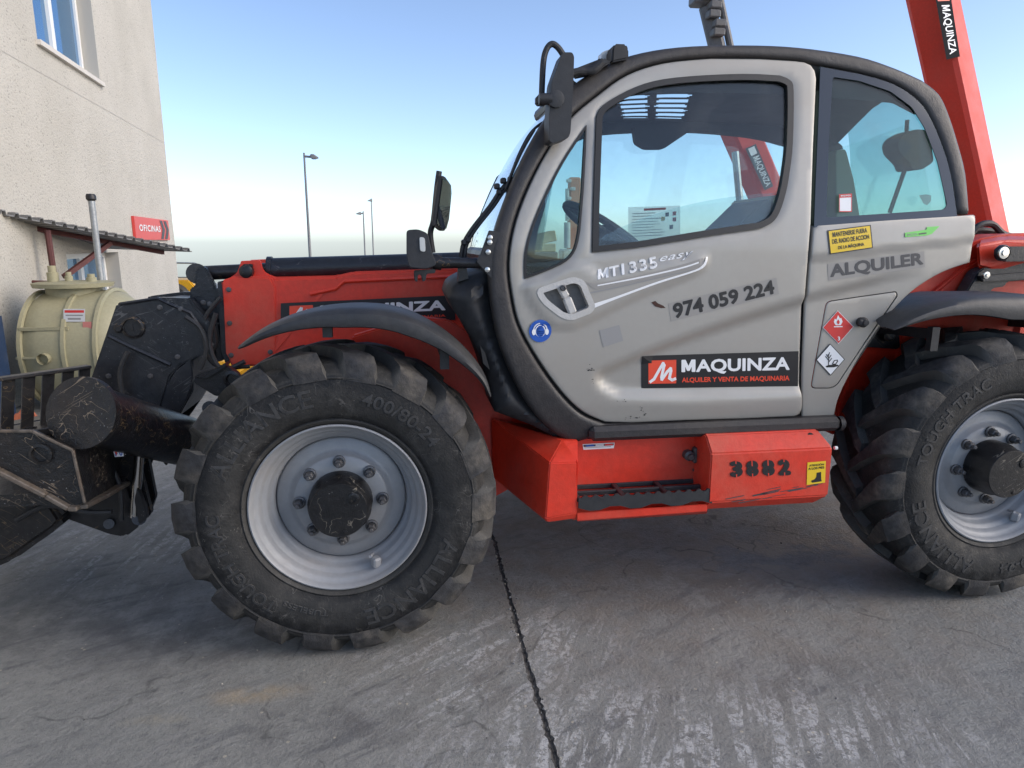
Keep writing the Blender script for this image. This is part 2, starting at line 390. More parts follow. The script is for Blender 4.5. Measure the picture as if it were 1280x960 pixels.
M['dred'] = flat('print_signal_red', (.62, .035, .03), .45); M['yellow'] = flat('print_yellow', (.78, .52, .02), .45)
M['blue'] = flat('print_blue', (.015, .09, .42), .4); M['green'] = flat('print_green', (.18, .62, .12), .5)
M['pgrey'] = flat('print_mid_grey', (.27, .265, .26), .5)

# rubber with dust held on the lugs and the sidewall ridges
m, nt, b = new_mat('tyre_rubber'); v = coords(nt)
n1 = noise(nt, v, 4.5, 6, .68); n2 = noise(nt, v, 24, 5, .65); n3 = noise(nt, v, 120, 3)
geo = N(nt, 'NewGeometry'); pt_ = ramp(nt, geo.outputs['Pointiness'], .49, .56)
c = mixc(nt, ramp(nt, n2, .35, .75), (.006, .0064, .0072), (.017, .0175, .019))
c = mixc(nt, math_(nt, 'MULTIPLY', ramp(nt, n1, .44, .68), ramp(nt, n2, .35, .65, .04, .36)), c, (.085, .08, .072))
c = mixc(nt, math_(nt, 'MULTIPLY', pt_, .25), c, (.2, .19, .17))
sc = noise(nt, v, 16, 2, .5, .8); ln = math_(nt, 'LESS_THAN', math_(nt, 'ABSOLUTE', math_(nt, 'SUBTRACT', sc, .5)), .004)
c = mixc(nt, math_(nt, 'MULTIPLY', ln, ramp(nt, n1, .45, .6, 0, .5)), c, (.16, .15, .14))
nt.links.new(c, b.inputs['Base Color']); nt.links.new(ramp(nt, n2, .3, .7, .5, .8), b.inputs['Roughness']); b.inputs['Specular IOR Level'].default_value = .3
nt.links.new(N(nt, 'Bump', {'Strength': .8, 'Distance': .0025, 'Height': math_(nt, 'ADD', n3, n2)}).outputs[0], b.inputs['Normal'])
M['rubber'] = m
M['lug'] = paint('worn_lug_rubber', (.024, .024, .026), .7, (.20, .17, .13), .6, .4, (.012, .012, .012), var=.35, bump=.03, dscale=5)
M['letter'] = paint('raised_lettering', (.030, .030, .031), .6, (.08, .074, .064), .35, 0, var=.3, dscale=9)

M['letter_edge'] = paint('pale_letter_edge', (.06, .057, .052), .7, (.03, .03, .03), .8, 0, var=.3, dscale=9)  # paler colour on the letter flanks, outlining each letter
# ------------------------------------------------------------------ ground: worn concrete slab
m, nt, b = new_mat('concrete'); v = coords(nt)
def gmask(px, py, ru, soft=1.0, stretch=(1, 1), ang=0.):
    d = ray(px, py); p = CAM + d * (-CAM.z / d.z)
    vv = N(nt, 'VectorMath', {0: v, 1: tuple(p)}, operation='SUBTRACT').outputs[0]
    vv = N(nt, 'Mapping', {0: vv, 1: (0, 0, 0), 2: (0, 0, ang), 3: (stretch[0], stretch[1], 0)}).outputs[0]
    ln = N(nt, 'VectorMath', {0: vv}, operation='LENGTH').outputs['Value']
    return ramp(nt, ln, ru * (1 - soft), ru, 1, 0)
def streak(ang, sx, sy, scale, lo, hi, detail=4):
    q = N(nt, 'Mapping', {0: coords(nt, (1, 1, 1), (0, 0, -ang)), 3: (sx, sy, 1)}).outputs[0]; return ramp(nt, noise(nt, q, scale, detail, .62, .35), lo, hi)
n1 = noise(nt, v, .9, 6, .6); n2 = noise(nt, v, 5, 7, .68); n3 = noise(nt, v, 55, 4, .7); n4 = noise(nt, v, 260, 2)
base = mixc(nt, ramp(nt, n1, .3, .7), (.205, .208, .196), (.272, .270, .248))
base = mixc(nt, ramp(nt, n2, .35, .72, 0, .8), base, (.178, .182, .174))
sA = streak(R(28), 1.0, 6, 2.2, .52, .66); sB = streak(R(55), 1.0, 7, 2.6, .52, .66)
base = mixc(nt, math_(nt, 'MULTIPLY', sA, ramp(nt, n1, .35, .6, .1, .6)), base, (.09, .093, .102))
base = mixc(nt, math_(nt, 'MULTIPLY', sB, ramp(nt, n2, .35, .6, .05, .5)), base, (.25, .247, .24))
base = mixc(nt, math_(nt, 'MULTIPLY', ramp(nt, n3, .52, .66), .3), base, (.10, .10, .10))
base = mixc(nt, math_(nt, 'MULTIPLY', ramp(nt, n3, .46, .34), .25), base, (.28, .275, .26))
n5 = noise(nt, v, 17, 8, .78); n6 = noise(nt, v, 95, 3, .7)
base = mixc(nt, math_(nt, 'MULTIPLY', ramp(nt, n5, .50, .66), .55), base, (.105, .105, .11)); base = mixc(nt, math_(nt, 'MULTIPLY', ramp(nt, n5, .48, .34), .5), base, (.27, .265, .255))
base = mixc(nt, math_(nt, 'MULTIPLY', ramp(nt, n6, .60, .68), .55), base, (.07, .07, .07)); base = mixc(nt, math_(nt, 'MULTIPLY', ramp(nt, n6, .38, .32), .4), base, (.33, .32, .30))
chalk = ramp(nt, noise(nt, v, 34, 5, .75), .44, .54)
# pale scrape marks left by buckets
def scrape(msk, ang, sc=3.2, lo=.52, hi=.60, amt=.85, col=(.49, .49, .485)):
    global base
    s_ = streak(ang, 1., 8., sc * 1.5, lo, lo + (hi - lo) * .6, 7); f = math_(nt, 'MULTIPLY', math_(nt, 'MULTIPLY', msk, s_), math_(nt, 'MULTIPLY', ramp(nt, n2, .36, .52), amt))
    f = math_(nt, 'MULTIPLY', math_(nt, 'MULTIPLY', f, chalk), ramp(nt, n3, .35, .5, .35, 1)); base = mixc(nt, f, base, col)
scrape(gmask(600, 830, .55, .8), R(40), 1.6, .50, .62, .9); scrape(gmask(700, 800, .40, .9), R(62), 1.5, .48, .6, .9)
scrape(gmask(860, 955, .62, .6, (.55, 1.3)), R(68), 1.6, .47, .60, 1.); scrape(gmask(760, 930, .42, .7), R(56), 1.7, .48, .60, .95)
scrape(gmask(1090, 915, .75, .8), R(74), 1.5, .54, .66, .7); scrape(gmask(540, 860, .45, .85), R(35), 1.5, .5, .64, .7)
scrape(gmask(160, 700, .8, .9), R(85), 1.4, .50, .62, .6); scrape(gmask(330, 790, .9, .9), R(30), 1.3, .55, .66, .4)
scrape(gmask(120, 640, 1.3, .9), R(70), 1.0, .48, .62, .6, (.40, .40, .41))
base = mixc(nt, math_(nt, 'MULTIPLY', gmask(318, 868, .17, .9, (.7, 2.4), R(-32)), math_(nt, 'MULTIPLY', ramp(nt, n2, .35, .6), .55)), base, (.42, .30, .15))
base = mixc(nt, math_(nt, 'MULTIPLY', gmask(195, 900, .10, .9, (.7, 2.4), R(-32)), math_(nt, 'MULTIPLY', ramp(nt, n2, .35, .6), .4)), base, (.40, .34, .22))
for a in ((70, 770, .6), (1010, 845, .28), (640, 730, .4), (860, 740, .5), (230, 800, .5), (420, 900, .3)):   # oil and rubber stains
    base = mixc(nt, math_(nt, 'MULTIPLY', gmask(a[0], a[1], a[2], .95, (.7, 1.3)), ramp(nt, n2, .35, .62, .05, .62)), base, (.075, .077, .083))
base = mixc(nt, math_(nt, 'MULTIPLY', gmask(860, 690, 1.9, .8, (.55, 1.)), ramp(nt, n2, .4, .62, .05, .45)), base, (.25, .21, .165))   # brown dirt under the machine; its colour also lightens the shade there
base = mixc(nt, math_(nt, 'MULTIPLY', gmask(990, 690, .5, .9, (.6, 1.6)), ramp(nt, n2, .42, .55, 0, .8)), base, (.38, .33, .26))
pb = N(nt, 'TexVoronoi', {'Vector': v, 'Scale': 14., 'Randomness': 1.}).outputs['Distance']
base = mixc(nt, math_(nt, 'MULTIPLY', math_(nt, 'LESS_THAN', pb, .075), ramp(nt, n1, .42, .6, 0, .8)), base, (.42, .38, .30))
cr = N(nt, 'TexVoronoi', {'Vector': N(nt, 'VectorMath', {0: v, 1: N(nt, 'TexNoise', {'Vector': v, 'Scale': 1.6, 'Detail': 4.}).outputs['Color']}, operation='ADD').outputs[0], 'Scale': .55}, feature='DISTANCE_TO_EDGE').outputs[0]
base = mixc(nt, math_(nt, 'MULTIPLY', ramp(nt, cr, .0, .006, 1, 0), ramp(nt, n2, .42, .6, 0, .6)), base, (.05, .05, .05))
sx = N(nt, 'SeparateXYZ', {0: v}); far = ramp(nt, N(nt, 'VectorMath', {0: v}, operation='LENGTH').outputs['Value'], 26, 34)
base = mixc(nt, far, base, mixc(nt, ramp(nt, noise(nt, v, .02, 4), .4, .6), (.72, .665, .54), (.78, .725, .60)))   # far fields, paled in colour to stand in for horizon haze
nt.links.new(base, b.inputs['Base Color']); nt.links.new(ramp(nt, n2, .3, .7, .55, .85), b.inputs['Roughness'])
hsum = math_(nt, 'ADD', math_(nt, 'MULTIPLY', n2, 1.5), math_(nt, 'ADD', n3, math_(nt, 'MULTIPLY', n4, .4)))
nt.links.new(N(nt, 'Bump', {'Strength': .9, 'Distance': .007, 'Height': hsum}).outputs[0], b.inputs['Normal'])
M['concrete'] = m
M['joint'] = paint('joint_dirt', (.055, .053, .05), .9, (.16, .15, .135), .8, 0, var=.5, dscale=45, bump=.15)
ys = [-400, -60, -10] + list(np.arange(-4, 9, .018)) + [12, 20, 24, 26, 28, 31, 36, 60, 900]
mb = MB(); n = len(ys); vs = []
wob = np.cumsum(np.random.randn(n)) * .0013; wob -= np.linspace(wob[0], wob[-1], n)
for i, y in enumerate(ys):
    xc = .685 + float(wob[i]); a = .007 + abs(random.gauss(0, .0045)); c_ = .007 + abs(random.gauss(0, .0045))
    zf = -(.0030 * (y - 22) ** 2 if y < 32 else .30 + .06 * (y - 32)) if y > 22 else 0.
    vs += [(-900, y, 0), (xc - a, y, 0), (xc - .004, y, -.006 + random.gauss(0, .001)), (xc + .004, y, -.006 + random.gauss(0, .001)), (xc + c_, y, 0), (900, y, 0)]
    if zf: vs[-6:] = [(vx, vy, vz + zf) for vx, vy, vz in vs[-6:]]
for i in range(n - 1):
    b0 = i * 6; b1 = b0 + 6
    for k in range(5): mb.add([], [], 0); mb.f.append((b0 + k, b0 + k + 1, b1 + k + 1, b1 + k)); mb.m.append(0 if k in (0, 4) else 1)
mb.v = vs
tag(mb.build('ground', [M['concrete'], M['joint']], None, 0, fix=False), kind='structure', label='worn grey concrete yard floor with a slab joint and pale scrape marks')

# loose grit and stone chips on the slab and along the joint
mb = MB()
for k in range(900):
    if k < 340: x, y = .685 + random.gauss(0, .02), random.uniform(-1.2, 2.2)
    else: x, y = random.uniform(-2.6, 3.6), random.uniform(-1.2, 2.4) if k < 700 else random.uniform(2, 6)
    r_ = min(.009, random.lognormvariate(-6.0, .5)) * (1 if k < 700 else 1.6); mi = random.choice((0, 0, 1, 2)); an = random.uniform(0, 6)
    vs = [(x + r_ * random.uniform(.6, 1.2) * math.cos(an + q * 1.257), y + r_ * random.uniform(.6, 1.2) * math.sin(an + q * 1.257), -.002) for q in range(5)]
    vs += [(x + (vx - x) * .6, y + (vy - y) * .6, r_ * random.uniform(.4, .9)) for vx, vy, vz in vs]
    mb.add(vs, [(q, (q + 1) % 5, 5 + (q + 1) % 5, 5 + q) for q in range(5)] + [(5, 6, 7, 8, 9)], mi)
tag(mb.build('grit', [flat('grit_grey', (.20, .195, .19), .9), flat('grit_dark', (.06, .06, .06), .9), flat('grit_pale', (.42, .39, .33), .9)], None, 0, fix=False), kind='stuff', label='scattered grit and small stone chips on the concrete')

# ------------------------------------------------------------------ telehandler
TH = thing('telehandler', 'red and grey telescopic handler with a grey cab, seen from its left side', 'telehandler', (1.4, 1.16, 0))
def XZ(pts, y): s_ = PlaneY(y); return [(lambda p: (p.x, p.z))(s_.hit(*q)) for q in pts]
def P3(px, py, y): return PlaneY(y).hit(px, py)

# --- wheels: local coordinates about the hub, Y = 0 on the outer rim lip
WHEELBASE, HUB_Z = 2.818, .60
def tyre_mesh():
    mb = MB()
    prof = [(.318, .035), (.326, .012), (.333, -.002), (.345, -.012), (.352, -.010), (.358, -.016), (.375, -.026), (.41, -.036), (.445, -.039), (.475, -.036), (.499, -.029), (.505, -.032), (.511, -.028), (.517, -.0275), (.523, -.0225), (.535, -.010), (.549, .008), (.556, .03), (.561, .09), (.563, .175)]
    prof += [(r_, .35 - y) for r_, y in prof[-2::-1]]
    mb.lathe(prof, n=128, mi=0)
    NL = 18
    for side in (0, 1):
        for k in range(NL):
            th0 = 2 * math.pi * (k + .5 * side) / NL + random.uniform(-.008, .008)
            secs = []
            #        s(theta shift) , y, half width top, half width base, r top, r base
            for dth, y, wt, wb, rt_, rb in ((-.03, -.032, .094, .116, .528, .500), (-.02, -.020, .098, .128, .566, .520), (0, .002, .096, .130, .590, .535), (.03, .03, .084, .118, .596, .540), (.10, .075, .064, .096, .599, .545), (.19, .13, .050, .074, .600, .548), (.26, .175, .046, .066, .600, .549), (.30, .205, .040, .056, .598, .549)):
                yy = y if side == 0 else .35 - y; secs.append((th0 + dth, yy, wt, wb, rt_, rb))
            vs = []; fs = []
            for th, y, wt, wb, rt_, rb in secs:
                wear = random.gauss(0, .0022); jt = random.gauss(0, .003)
                for a, r_ in ((th - wb, rb), (th - wt + jt, rt_ + wear), (th, rt_ + .001 + wear * .6), (th + wt + random.gauss(0, .003), rt_ + wear + random.gauss(0, .0018)), (th + wb, rb)): vs.append((r_ * math.cos(a), y + random.gauss(0, .0008), r_ * math.sin(a)))
            for i in range(len(secs) - 1):
                for q in range(4): fs.append((i * 5 + q, i * 5 + q + 1, i * 5 + 6 + q, i * 5 + 5 + q))
            fs.append((0, 1, 2, 3, 4)); e = (len(secs) - 1) * 5; fs.append((e + 4, e + 3, e + 2, e + 1, e))
            mi = [0 if (j % 4 in (0, 3)) and j < 4 * (len(secs) - 1) else 1 for j in range(len(fs))]
            for f, q in zip(fs, mi): pass
            b0 = len(mb.v); mb.v += vs; mb.f += [tuple(i + b0 for i in f) for f in fs]; mb.m += mi
    return mb
def arc_text(mb, body, rc, h, a0, a1, bold=.02, y=-.0385, mi=0, proud=.003):
    """raised letters on the sidewall between angles a0 > a1 (degrees), tops outward"""
    V, Fc, _ = text_mesh(body, bold=min(bold, .012)); b0 = len(mb.v); n = len(V)
    def yr(r_): return np.interp(r_, [.375, .41, .445, .475, .499], [-.026, -.036, -.039, -.036, -.029])
    for lay in (0, 1):
        for u, v_ in V:
            a = R(a0 + (a1 - a0) * u); r_ = rc + h * (.5 - v_)
            mb.v.append((r_ * math.cos(a), float(yr(r_)) - (proud if lay == 0 else -.002), r_ * math.sin(a)))
    edges = {}
    for f in Fc:
        mb.f.append(tuple(i + b0 for i in f)); mb.m.append(mi)
        for i in range(len(f)):
            e = (f[i], f[(i + 1) % len(f)]); edges.setdefault((min(e), max(e)), []).append(e)
    for k, l in edges.items():
        if len(l) == 1: a, b_ = l[0]; mb.f.append((a + b0, b_ + b0, b_ + b0 + n, a + b0 + n)); mb.m.append(mi + 1)
def make_wheel(name_loc, spin, letters, rear=False):
    w = empty('wheel', (0, 0, 0)); adopt(w, TH); w.location = name_loc; w.matrix_parent_inverse = Matrix.Translation(-TH.location)
    def part(mb, nm, mats, ang=35, fix=True):
        o = mb.build(nm, mats, None, ang, fix); o.parent = w; o.rotation_euler = (0, spin, 0); return o
    part(tyre_mesh(), 'tyre', [M['rubber'], M['lug']], 38)
    for args in letters:
        mb = MB(); arc_text(mb, *args); part(mb, 'sidewall_lettering', [M['letter'], M['letter_edge']], 25, False)
    mb = MB(); prof = [(.321, .05), (.322, .022), (.3275, .006), (.3275, -.004), (.322, -.007), (.317, -.002), (.3125, .010), (.309, .020), (.300, .026), (.292, .036), (.288, .050), (.284, .056), (.274, .062), (.268, .074), (.265, .092), (.258, .098), (.252, .104), (.250, .125), (.249, .145)]
    mb.lathe(prof, n=96); part(mb, 'rim', M['rim'], 50, False)
    dz = .118
    mb = MB(); mb.lathe([(.2475, dz + .02), (.246, dz + .006), (.240, dz), (.205, dz - .002), (.192, dz - .006), (.180, dz - .020), (.172, dz - .026), (.12, dz - .028), (.0, dz - .028)], n=96)
    part(mb, 'rim_disc', M['rim_in'], 50, False)
    mb = MB(); q = -.012 if not rear else -.03
    mb.lathe([(.120, dz - .027), (.119, .03), (.110, .008), (.108, q), (.104, q - .006), (0.03, q - .007), (0, q - .007)], n=56)
    mb.lathe([(.022, q - .006), (.022, q - .011), (.016, q - .013), (.011, q - .013), (.010, q - .009), (0, q - .009)], c=(.058, 0, .045), n=20)
    mb.lathe([(.008, q - .006), (.008, q - .010), (0, q - .011)], c=(.02, 0, -.085), n=12)
    part(mb, 'hub_cap', M['hub'], 35, False)
    nut = MB(); yb = dz - .027
    nut.lathe([(.024, yb), (.024, yb - .008), (.019, yb - .010)], n=20); nut.lathe([(.0165, yb - .009), (.0165, yb - .034), (.014, yb - .037), (.009, yb - .037), (.009, yb - .052), (.007, yb - .054), (0, yb - .054)], n=6 if True else 12)
    first = None
    for k in range(8):
        a = R(90 + 45 * k)
        if first is None: o = part(nut, 'wheel_nut', M['bolt'], 30, False); first = o
        else: o = first.copy(); COL.objects.link(o); o.parent = w
        rad = .157; s_, c_ = math.sin(spin), math.cos(spin)
        x, z = rad * math.cos(a), rad * math.sin(a); o.location = (x * c_ + z * s_, 0, -x * s_ + z * c_)
    mb = MB(); a = R(-63); cx, cz = .272 * math.cos(a), .272 * math.sin(a)
    mb.beam((cx - .008, .058, cz), (cx + .010, .03, cz - .004), .034, .040, 0, .006); mb.tube([(cx - .012, .07, cz + .02), (cx - .02, .03, cz + .028)], .006, 8)
    part(mb, 'valve_guard', M['rim'])
    return w
LET_F = [('ALLIANCE', .440, .066, 160, 99), ('ALLIANCE', .440, .066, -18, -79), ('TUBELESS', .408, .020, -98, -122, .02, -.03), ('TOUGH TRAC', .440, .05, 236, 178, .01), ('400/80-24', .440, .048, 76, 34, .01)]
wf = make_wheel((0, 0, HUB_Z), 0.0, LET_F)
LET_R = [('ALLIANCE', .440, .066, 250, 189), ('ALLIANCE', .440, .066, 40, -21), ('TOUGH TRAC', .440, .05, 168, 108, .012), ('400/80-24', .440, .048, -50, -92, .01)]
wr = make_wheel((WHEELBASE, 0, HUB_Z), R(-4), LET_R, True)
for w_ in (wf, wr):                              # the two wheels on the far side
    c_ = copy_tree(w_, TH); c_.location = (w_.location.x, 2.35, HUB_Z); c_.rotation_euler = (0, 0, math.pi)
# axles
for x in (0, WHEELBASE):
    mb = MB(); mb.box((x, 1.18, HUB_Z), (.26, 1.5, .24), 0, .04); mb.lathe([(.17, .2), (.19, .3), (.15, .46)], c=(x, 0, HUB_Z), n=24); mb.lathe([(.15, 1.9), (.19, 2.05), (.17, 2.15)], c=(x, 0, HUB_Z), n=24)
    mb.build('axle', M['steel'], TH)

# --- mudguards: a curved shell over the wheel with a rolled outer lip
def make_fender(tab, lipmax, w):
    """tab: (angle, outer radius) from front tip to rear tip; a shell w wide with a rolled lip, about the wheel hub"""
    mb = MB(); n = 48; vs = []; fs = []; a0, a1 = tab[0][0], tab[-1][0]
    sm = smooth(tab, 8); an = np.array([q[0] for q in sm]); rr = np.array([q[1] for q in sm])
    for i in range(n + 1):
        t = i / n; ad = a0 + (a1 - a0) * t; a = R(ad); ro = float(np.interp(-ad, -an, rr))
        lip = .010 + lipmax * min(1, (2.6 * min(t, 1 - t))) ** .7; ri = ro - lip
        tp = min(1, 5 * min(t, 1 - t)); wl = w * (.12 + .88 * min(1, 3.2 * t) ** .6 * min(1, 5 * (1 - t)) ** .5)
        ca, sa = math.cos(a), math.sin(a); prof = [(ri, -.012), (ri + .004, -.022), (ro - .62 * lip, -.026), (ro - .30 * lip, -.020), (ro - .10 * lip, .0), (ro, .035), (ro + .002, max(.04, wl * .45)), (ro - .012 * tp, wl * .9), (ro - .002 - .024 * tp, wl), (ro - .008 - .037 * tp, wl), (ro - .007 - .017 * tp, wl * .88), (ro - .007 - .005 * tp, min(.1, wl * .4)), (ri + .012, .02)]
        for r_, y in prof: vs.append((r_ * ca, y, r_ * sa))
        m_ = len(prof)
    for i in range(n):
        for j in range(m_): k = (j + 1) % m_; fs.append((i * m_ + j, (i + 1) * m_ + j, (i + 1) * m_ + k, i * m_ + k))
    fs.append(tuple(range(m_))); fs.append(tuple(n * m_ + j for j in range(m_))[::-1]); mb.add(vs, fs); return mb
ff = make_fender([(116.5, .695), (106, .722), (86, .752), (67, .772), (44, .747), (36, .712)], .060, .40).build('front_mudguard', M['fender'], None, 40); adopt(ff, TH); ff.location = (0, 0, HUB_Z)
fr = make_fender([(134.5, .895), (128, .875), (113, .822), (98, .775), (80, .76), (60, .755), (40, .74)], .095, .42).build('rear_mudguard', M['fender'], None, 40); adopt(fr, TH); fr.location = (WHEELBASE, 0, HUB_Z)
for a, (x0, z0) in ((91, (0, HUB_Z)), (55, (0, HUB_Z)), (122, (WHEELBASE, HUB_Z)), (60, (WHEELBASE, HUB_Z))):
    p = (x0 + .71 * math.cos(R(a)), .10, z0 + .71 * math.sin(R(a))); q = (x0 + .60 * math.cos(R(a)), .46, z0 + .60 * math.sin(R(a)))
    mb = MB(); mb.beam((p[0], .06, p[2]), (p[0], .5, p[2] - .02), .035, .04); mb.beam((p[0], .06, p[2] + .03), (p[0], .06, p[2] - .07), .03, .034)
    mb.build('mudguard_bracket', M['plastic'], TH)

# --- chassis
mb = MB()
fr_ = XZ([(440, 420), (520, 396), (560, 400), (610, 430), (640, 520), (640, 610), (585, 640), (540, 560), (440, 520)], .52)
mb.prism(fr_, .52, .58, 0, .008)
mb.box((1.5, 1.16, .80), (3.2, .9, .36), 0, .03)
mb.box((-.05, 1.16, .82), (.5, .6, .30), 0, .03)
mb.build('chassis', M['red'], TH)
mb = MB(); mb.box((1.45, 2.0, .92), (1.7, .62, .66), 0, .06, seg=3); mb.box((1.45, 2.0, 1.29), (1.5, .55, .10), 0, .03)
mb.build('engine_cover', M['grey'], TH)
# rear hull beside and behind the cab
mb = MB()
mb.prism(XZ(smooth([(1040, 545), (1058, 480), (1092, 415), (1140, 360), (1205, 312)], 5) + [(1226, 298), (1262, 292), (1340, 290), (1345, 500), (1120, 520)], .46), .46, 1.3, 0, .012)
mb.prism(XZ([(1126, 402), (1204, 336), (1226, 322), (1300, 330), (1350, 345), (1350, 480), (1124, 480)], .43), .43, .50, 0, .01)
mb.hull([p for a in ((1222, 300), (1258, 294), (1350, 296), (1350, 350), (1240, 352), (1224, 330)) for p in (P3(*a, .46), P3(a[0] * .97 + 35, a[1] + 6, .34) if a[1] < 340 else P3(*a, .40))], 0, .02, 3)
mb.box((3.4, 1.16, 1.0), (.5, 1.5, .7), 0, .06)
mb.build('rear_hull', M['red'], TH, 40)
mb = MB()
mb.prism(XZ([(1246, 312), (1252, 308), (1300, 308), (1330, 310), (1330, 326), (1256, 327), (1247, 322)], .30), .29, .32, 0, .004)
mb.lathe([(.036, .288), (.036, .274), (.030, .268)], c=(P3(1253, 316, .28).x, 0, P3(1253, 316, .28).z), n=20)
mb.prism(XZ([(1201, 374), (1221, 340), (1228, 335), (1262, 330), (1330, 318), (1330, 346), (1258, 352), (1254, 358), (1240, 360), (1230, 374)], .36), .35, .42, 0, .005)
mb.prism(XZ([(1222, 345), (1330, 336), (1330, 346), (1226, 352)], .34), .325, .35, 0, .003)
mb.build('rear_link', M['boomblack'], TH)
mb = MB()
for a, r_ in (((1253, 316), .026), ((1232, 344), .016)):
    p = P3(*a, .27 if r_ > .02 else .325); mb = MB(); mb.lathe([(r_, 0), (r_, -.008), (r_ * .5, -.009), (r_ * .5, -.014), (0, -.014)], c=(p.x, .268 if r_ > .02 else .325, p.z), n=18); mb.build('link_bolt', M['zinc'], TH)
mb = MB(); 
for k, pts in enumerate((((1210, 300), (1222, 283), (1240, 280), (1258, 294), (1300, 300)), ((1212, 290), (1228, 288), (1250, 291), (1266, 296), (1310, 297)), ((1212, 297), (1236, 296), (1254, 300), (1276, 304)))):
    mb = MB(); mb.tube(smooth([tuple(P3(a, b, .62 + .05 * k)) for a, b in pts], 5), .016 if k < 2 else .02, 8); mb.build('hydraulic_hose', M['plastic'], TH)
mb = MB(); mb.prism(XZ(rounded([(1072, 422), (1120, 410), (1122, 436), (1062, 432)], 6), .42), .40, .46, 0, .01)
p = P3(1107, 418, .4); mb.lathe([(.03, .40), (.03, .37), (.02, .36), (0, .36)], c=(p.x, 0, p.z), n=16); mb.build('fuel_line_cover', M['steel'], TH)

# --- boom
BY = 1.05
mb = MB()
mb.prism(XZ([(278, 352), (292, 346), (345, 347), (420, 345), (440, 340), (640, 334), (900, 322), (900, 400), (640, 424), (480, 442), (346, 447), (344, 454), (290, 456), (281, 440)], BY), BY, BY + .36, 0, .014, 2)
mb.prism(XZ([(276, 351), (293, 345), (338, 346), (346, 360), (346, 440), (342, 457), (290, 459), (280, 442)], BY - .012), BY - .012, BY + .372, 0, .010, 2)     # thicker mouth collar
mb.prism(XZ(smooth([(290, 346), (298, 340), (303, 326)], 4) + smooth([(326, 325), (332, 340), (352, 348)], 4), BY + .06), BY + .03, BY + .06, 0, .004)
mb.prism(XZ(smooth([(290, 346), (298, 340), (303, 326)], 4) + smooth([(326, 325), (332, 340), (352, 348)], 4), BY + .06), BY + .24, BY + .27, 0, .004)
mb.tube([P3(388, 368, BY - .004), P3(420, 361, BY - .004), P3(430, 352, BY - .004), P3(620, 343, BY - .004)], .010, 6)
mb.prism(XZ([(326, 452), (400, 366), (404, 368), (332, 455)], BY - .006), BY - .008, BY, 0, .002)
mb.build('boom', M['red'], TH, 38)
mb = MB(); mb.tube([P3(337, 337, BY + .15), P3(460, 333, BY + .15), P3(640, 327, BY + .15)], .058, 24); mb.tube([P3(335, 337, BY + .15), P3(341, 337, BY + .15)], .066, 24)
mb.build('tilt_cylinder', M['boomblack'], TH)
mb = MB(); mb.tube([P3(242, 342, BY + .15), P3(345, 337, BY + .15)], .036, 20); mb.tube([P3(246, 342, BY + .08), P3(246, 342, BY + .22)], .05, 20); mb.build('cylinder_rod', M['steel'], TH)
mb = MB(); p = P3(309, 339, BY + .02); mb.lathe([(.032, .03), (.032, -.012), (.026, -.016), (0, -.016)], c=(p.x, BY, p.z), n=20); mb.prism(XZ([(304, 330), (316, 330), (316, 350), (313, 362), (307, 362), (304, 346)], BY + .02), BY + .01, BY + .03, 0, .003)
mb.build('cylinder_pin', M['steel'], TH)
mb = MB()
mb.prism(XZ([(246, 372), (276, 358), (282, 440), (278, 452), (268, 450), (262, 400)], BY + .04), BY + .04, BY + .32, 0, .01)
mb.prism(XZ([(238, 386), (238, 360), (244, 358), (246, 344), (249, 334), (257, 333), (263, 345), (269, 356), (270, 382), (266, 386)], BY + .07), BY + .06, BY + .10, 0, .006)
mb.prism(XZ([(244, 372), (270, 372), (270, 386), (266, 387), (246, 387)], BY + .03), BY + .03, BY + .07, 0, .006)
mb.prism(XZ([(272, 352), (278, 352), (288, 454), (283, 456), (276, 440)], BY + .0), BY - .004, BY + .34, 0, .003)
mb.beam(P3(259, 404, BY + .02), P3(277, 404, BY + .02), .04, .008); 
mb.prism(XZ([(266, 400), (272, 398), (280, 450), (272, 452)], BY + .02), BY + .0, BY + .04, 0, .004)
mb.build('inner_boom', M['boomblack'], TH)
# boom head: thick bent casing with ribs, pivot pin and the link below it
HY = .98
mb = MB()
head = [(113, 474), (145, 380), (150, 378), (197, 372), (236, 373), (246, 386), (266, 408), (270, 430), (264, 442), (247, 446), (226, 456), (213, 470), (204, 500), (196, 530), (178, 566), (120, 566)]
mb.prism(XZ(head, HY), HY, HY + .06, 0, .008); mb.prism(XZ(head, HY), HY + .38, HY + .44, 0, .008)
mb.prism(XZ([(150, 382), (197, 376), (236, 377), (262, 408), (260, 440), (226, 450), (206, 470), (190, 530), (175, 560), (125, 560), (118, 474)], HY), HY + .05, HY + .39, 0, .006)
mb.tube([P3(150, 380, HY), P3(197, 373, HY), P3(212, 380, HY), P3(238, 391, HY), P3(266, 432, HY)], .009, 6)
mb.tube([P3(136, 420, HY), P3(160, 432, HY), P3(213, 456, HY)], .011, 6)
mb.build('boom_head', M['boomblack'], TH)
mb = MB(); p = P3(167, 409, HY)
mb.lathe([(.052, .01), (.052, -.014), (.042, -.018), (.040, -.006), (0, -.006)], c=(p.x, HY, p.z), n=28); q = P3(150, 410, HY); mb.lathe([(.024, .01), (.024, -.014), (.016, -.016), (.014, -.024), (0, -.024)], c=(q.x, HY, q.z), n=16)
mb.beam((p.x, HY - .006, p.z), (q.x, HY - .006, q.z), .006, .03); mb.build('head_pin', M['steel'], TH)
mb = MB()
lk = smooth([(240, 448), (243, 470), (236, 496), (222, 522)], 4) + smooth([(206, 545), (190, 580), (176, 612)], 4) + smooth([(166, 600), (178, 566), (200, 520), (212, 480), (222, 462)], 4)
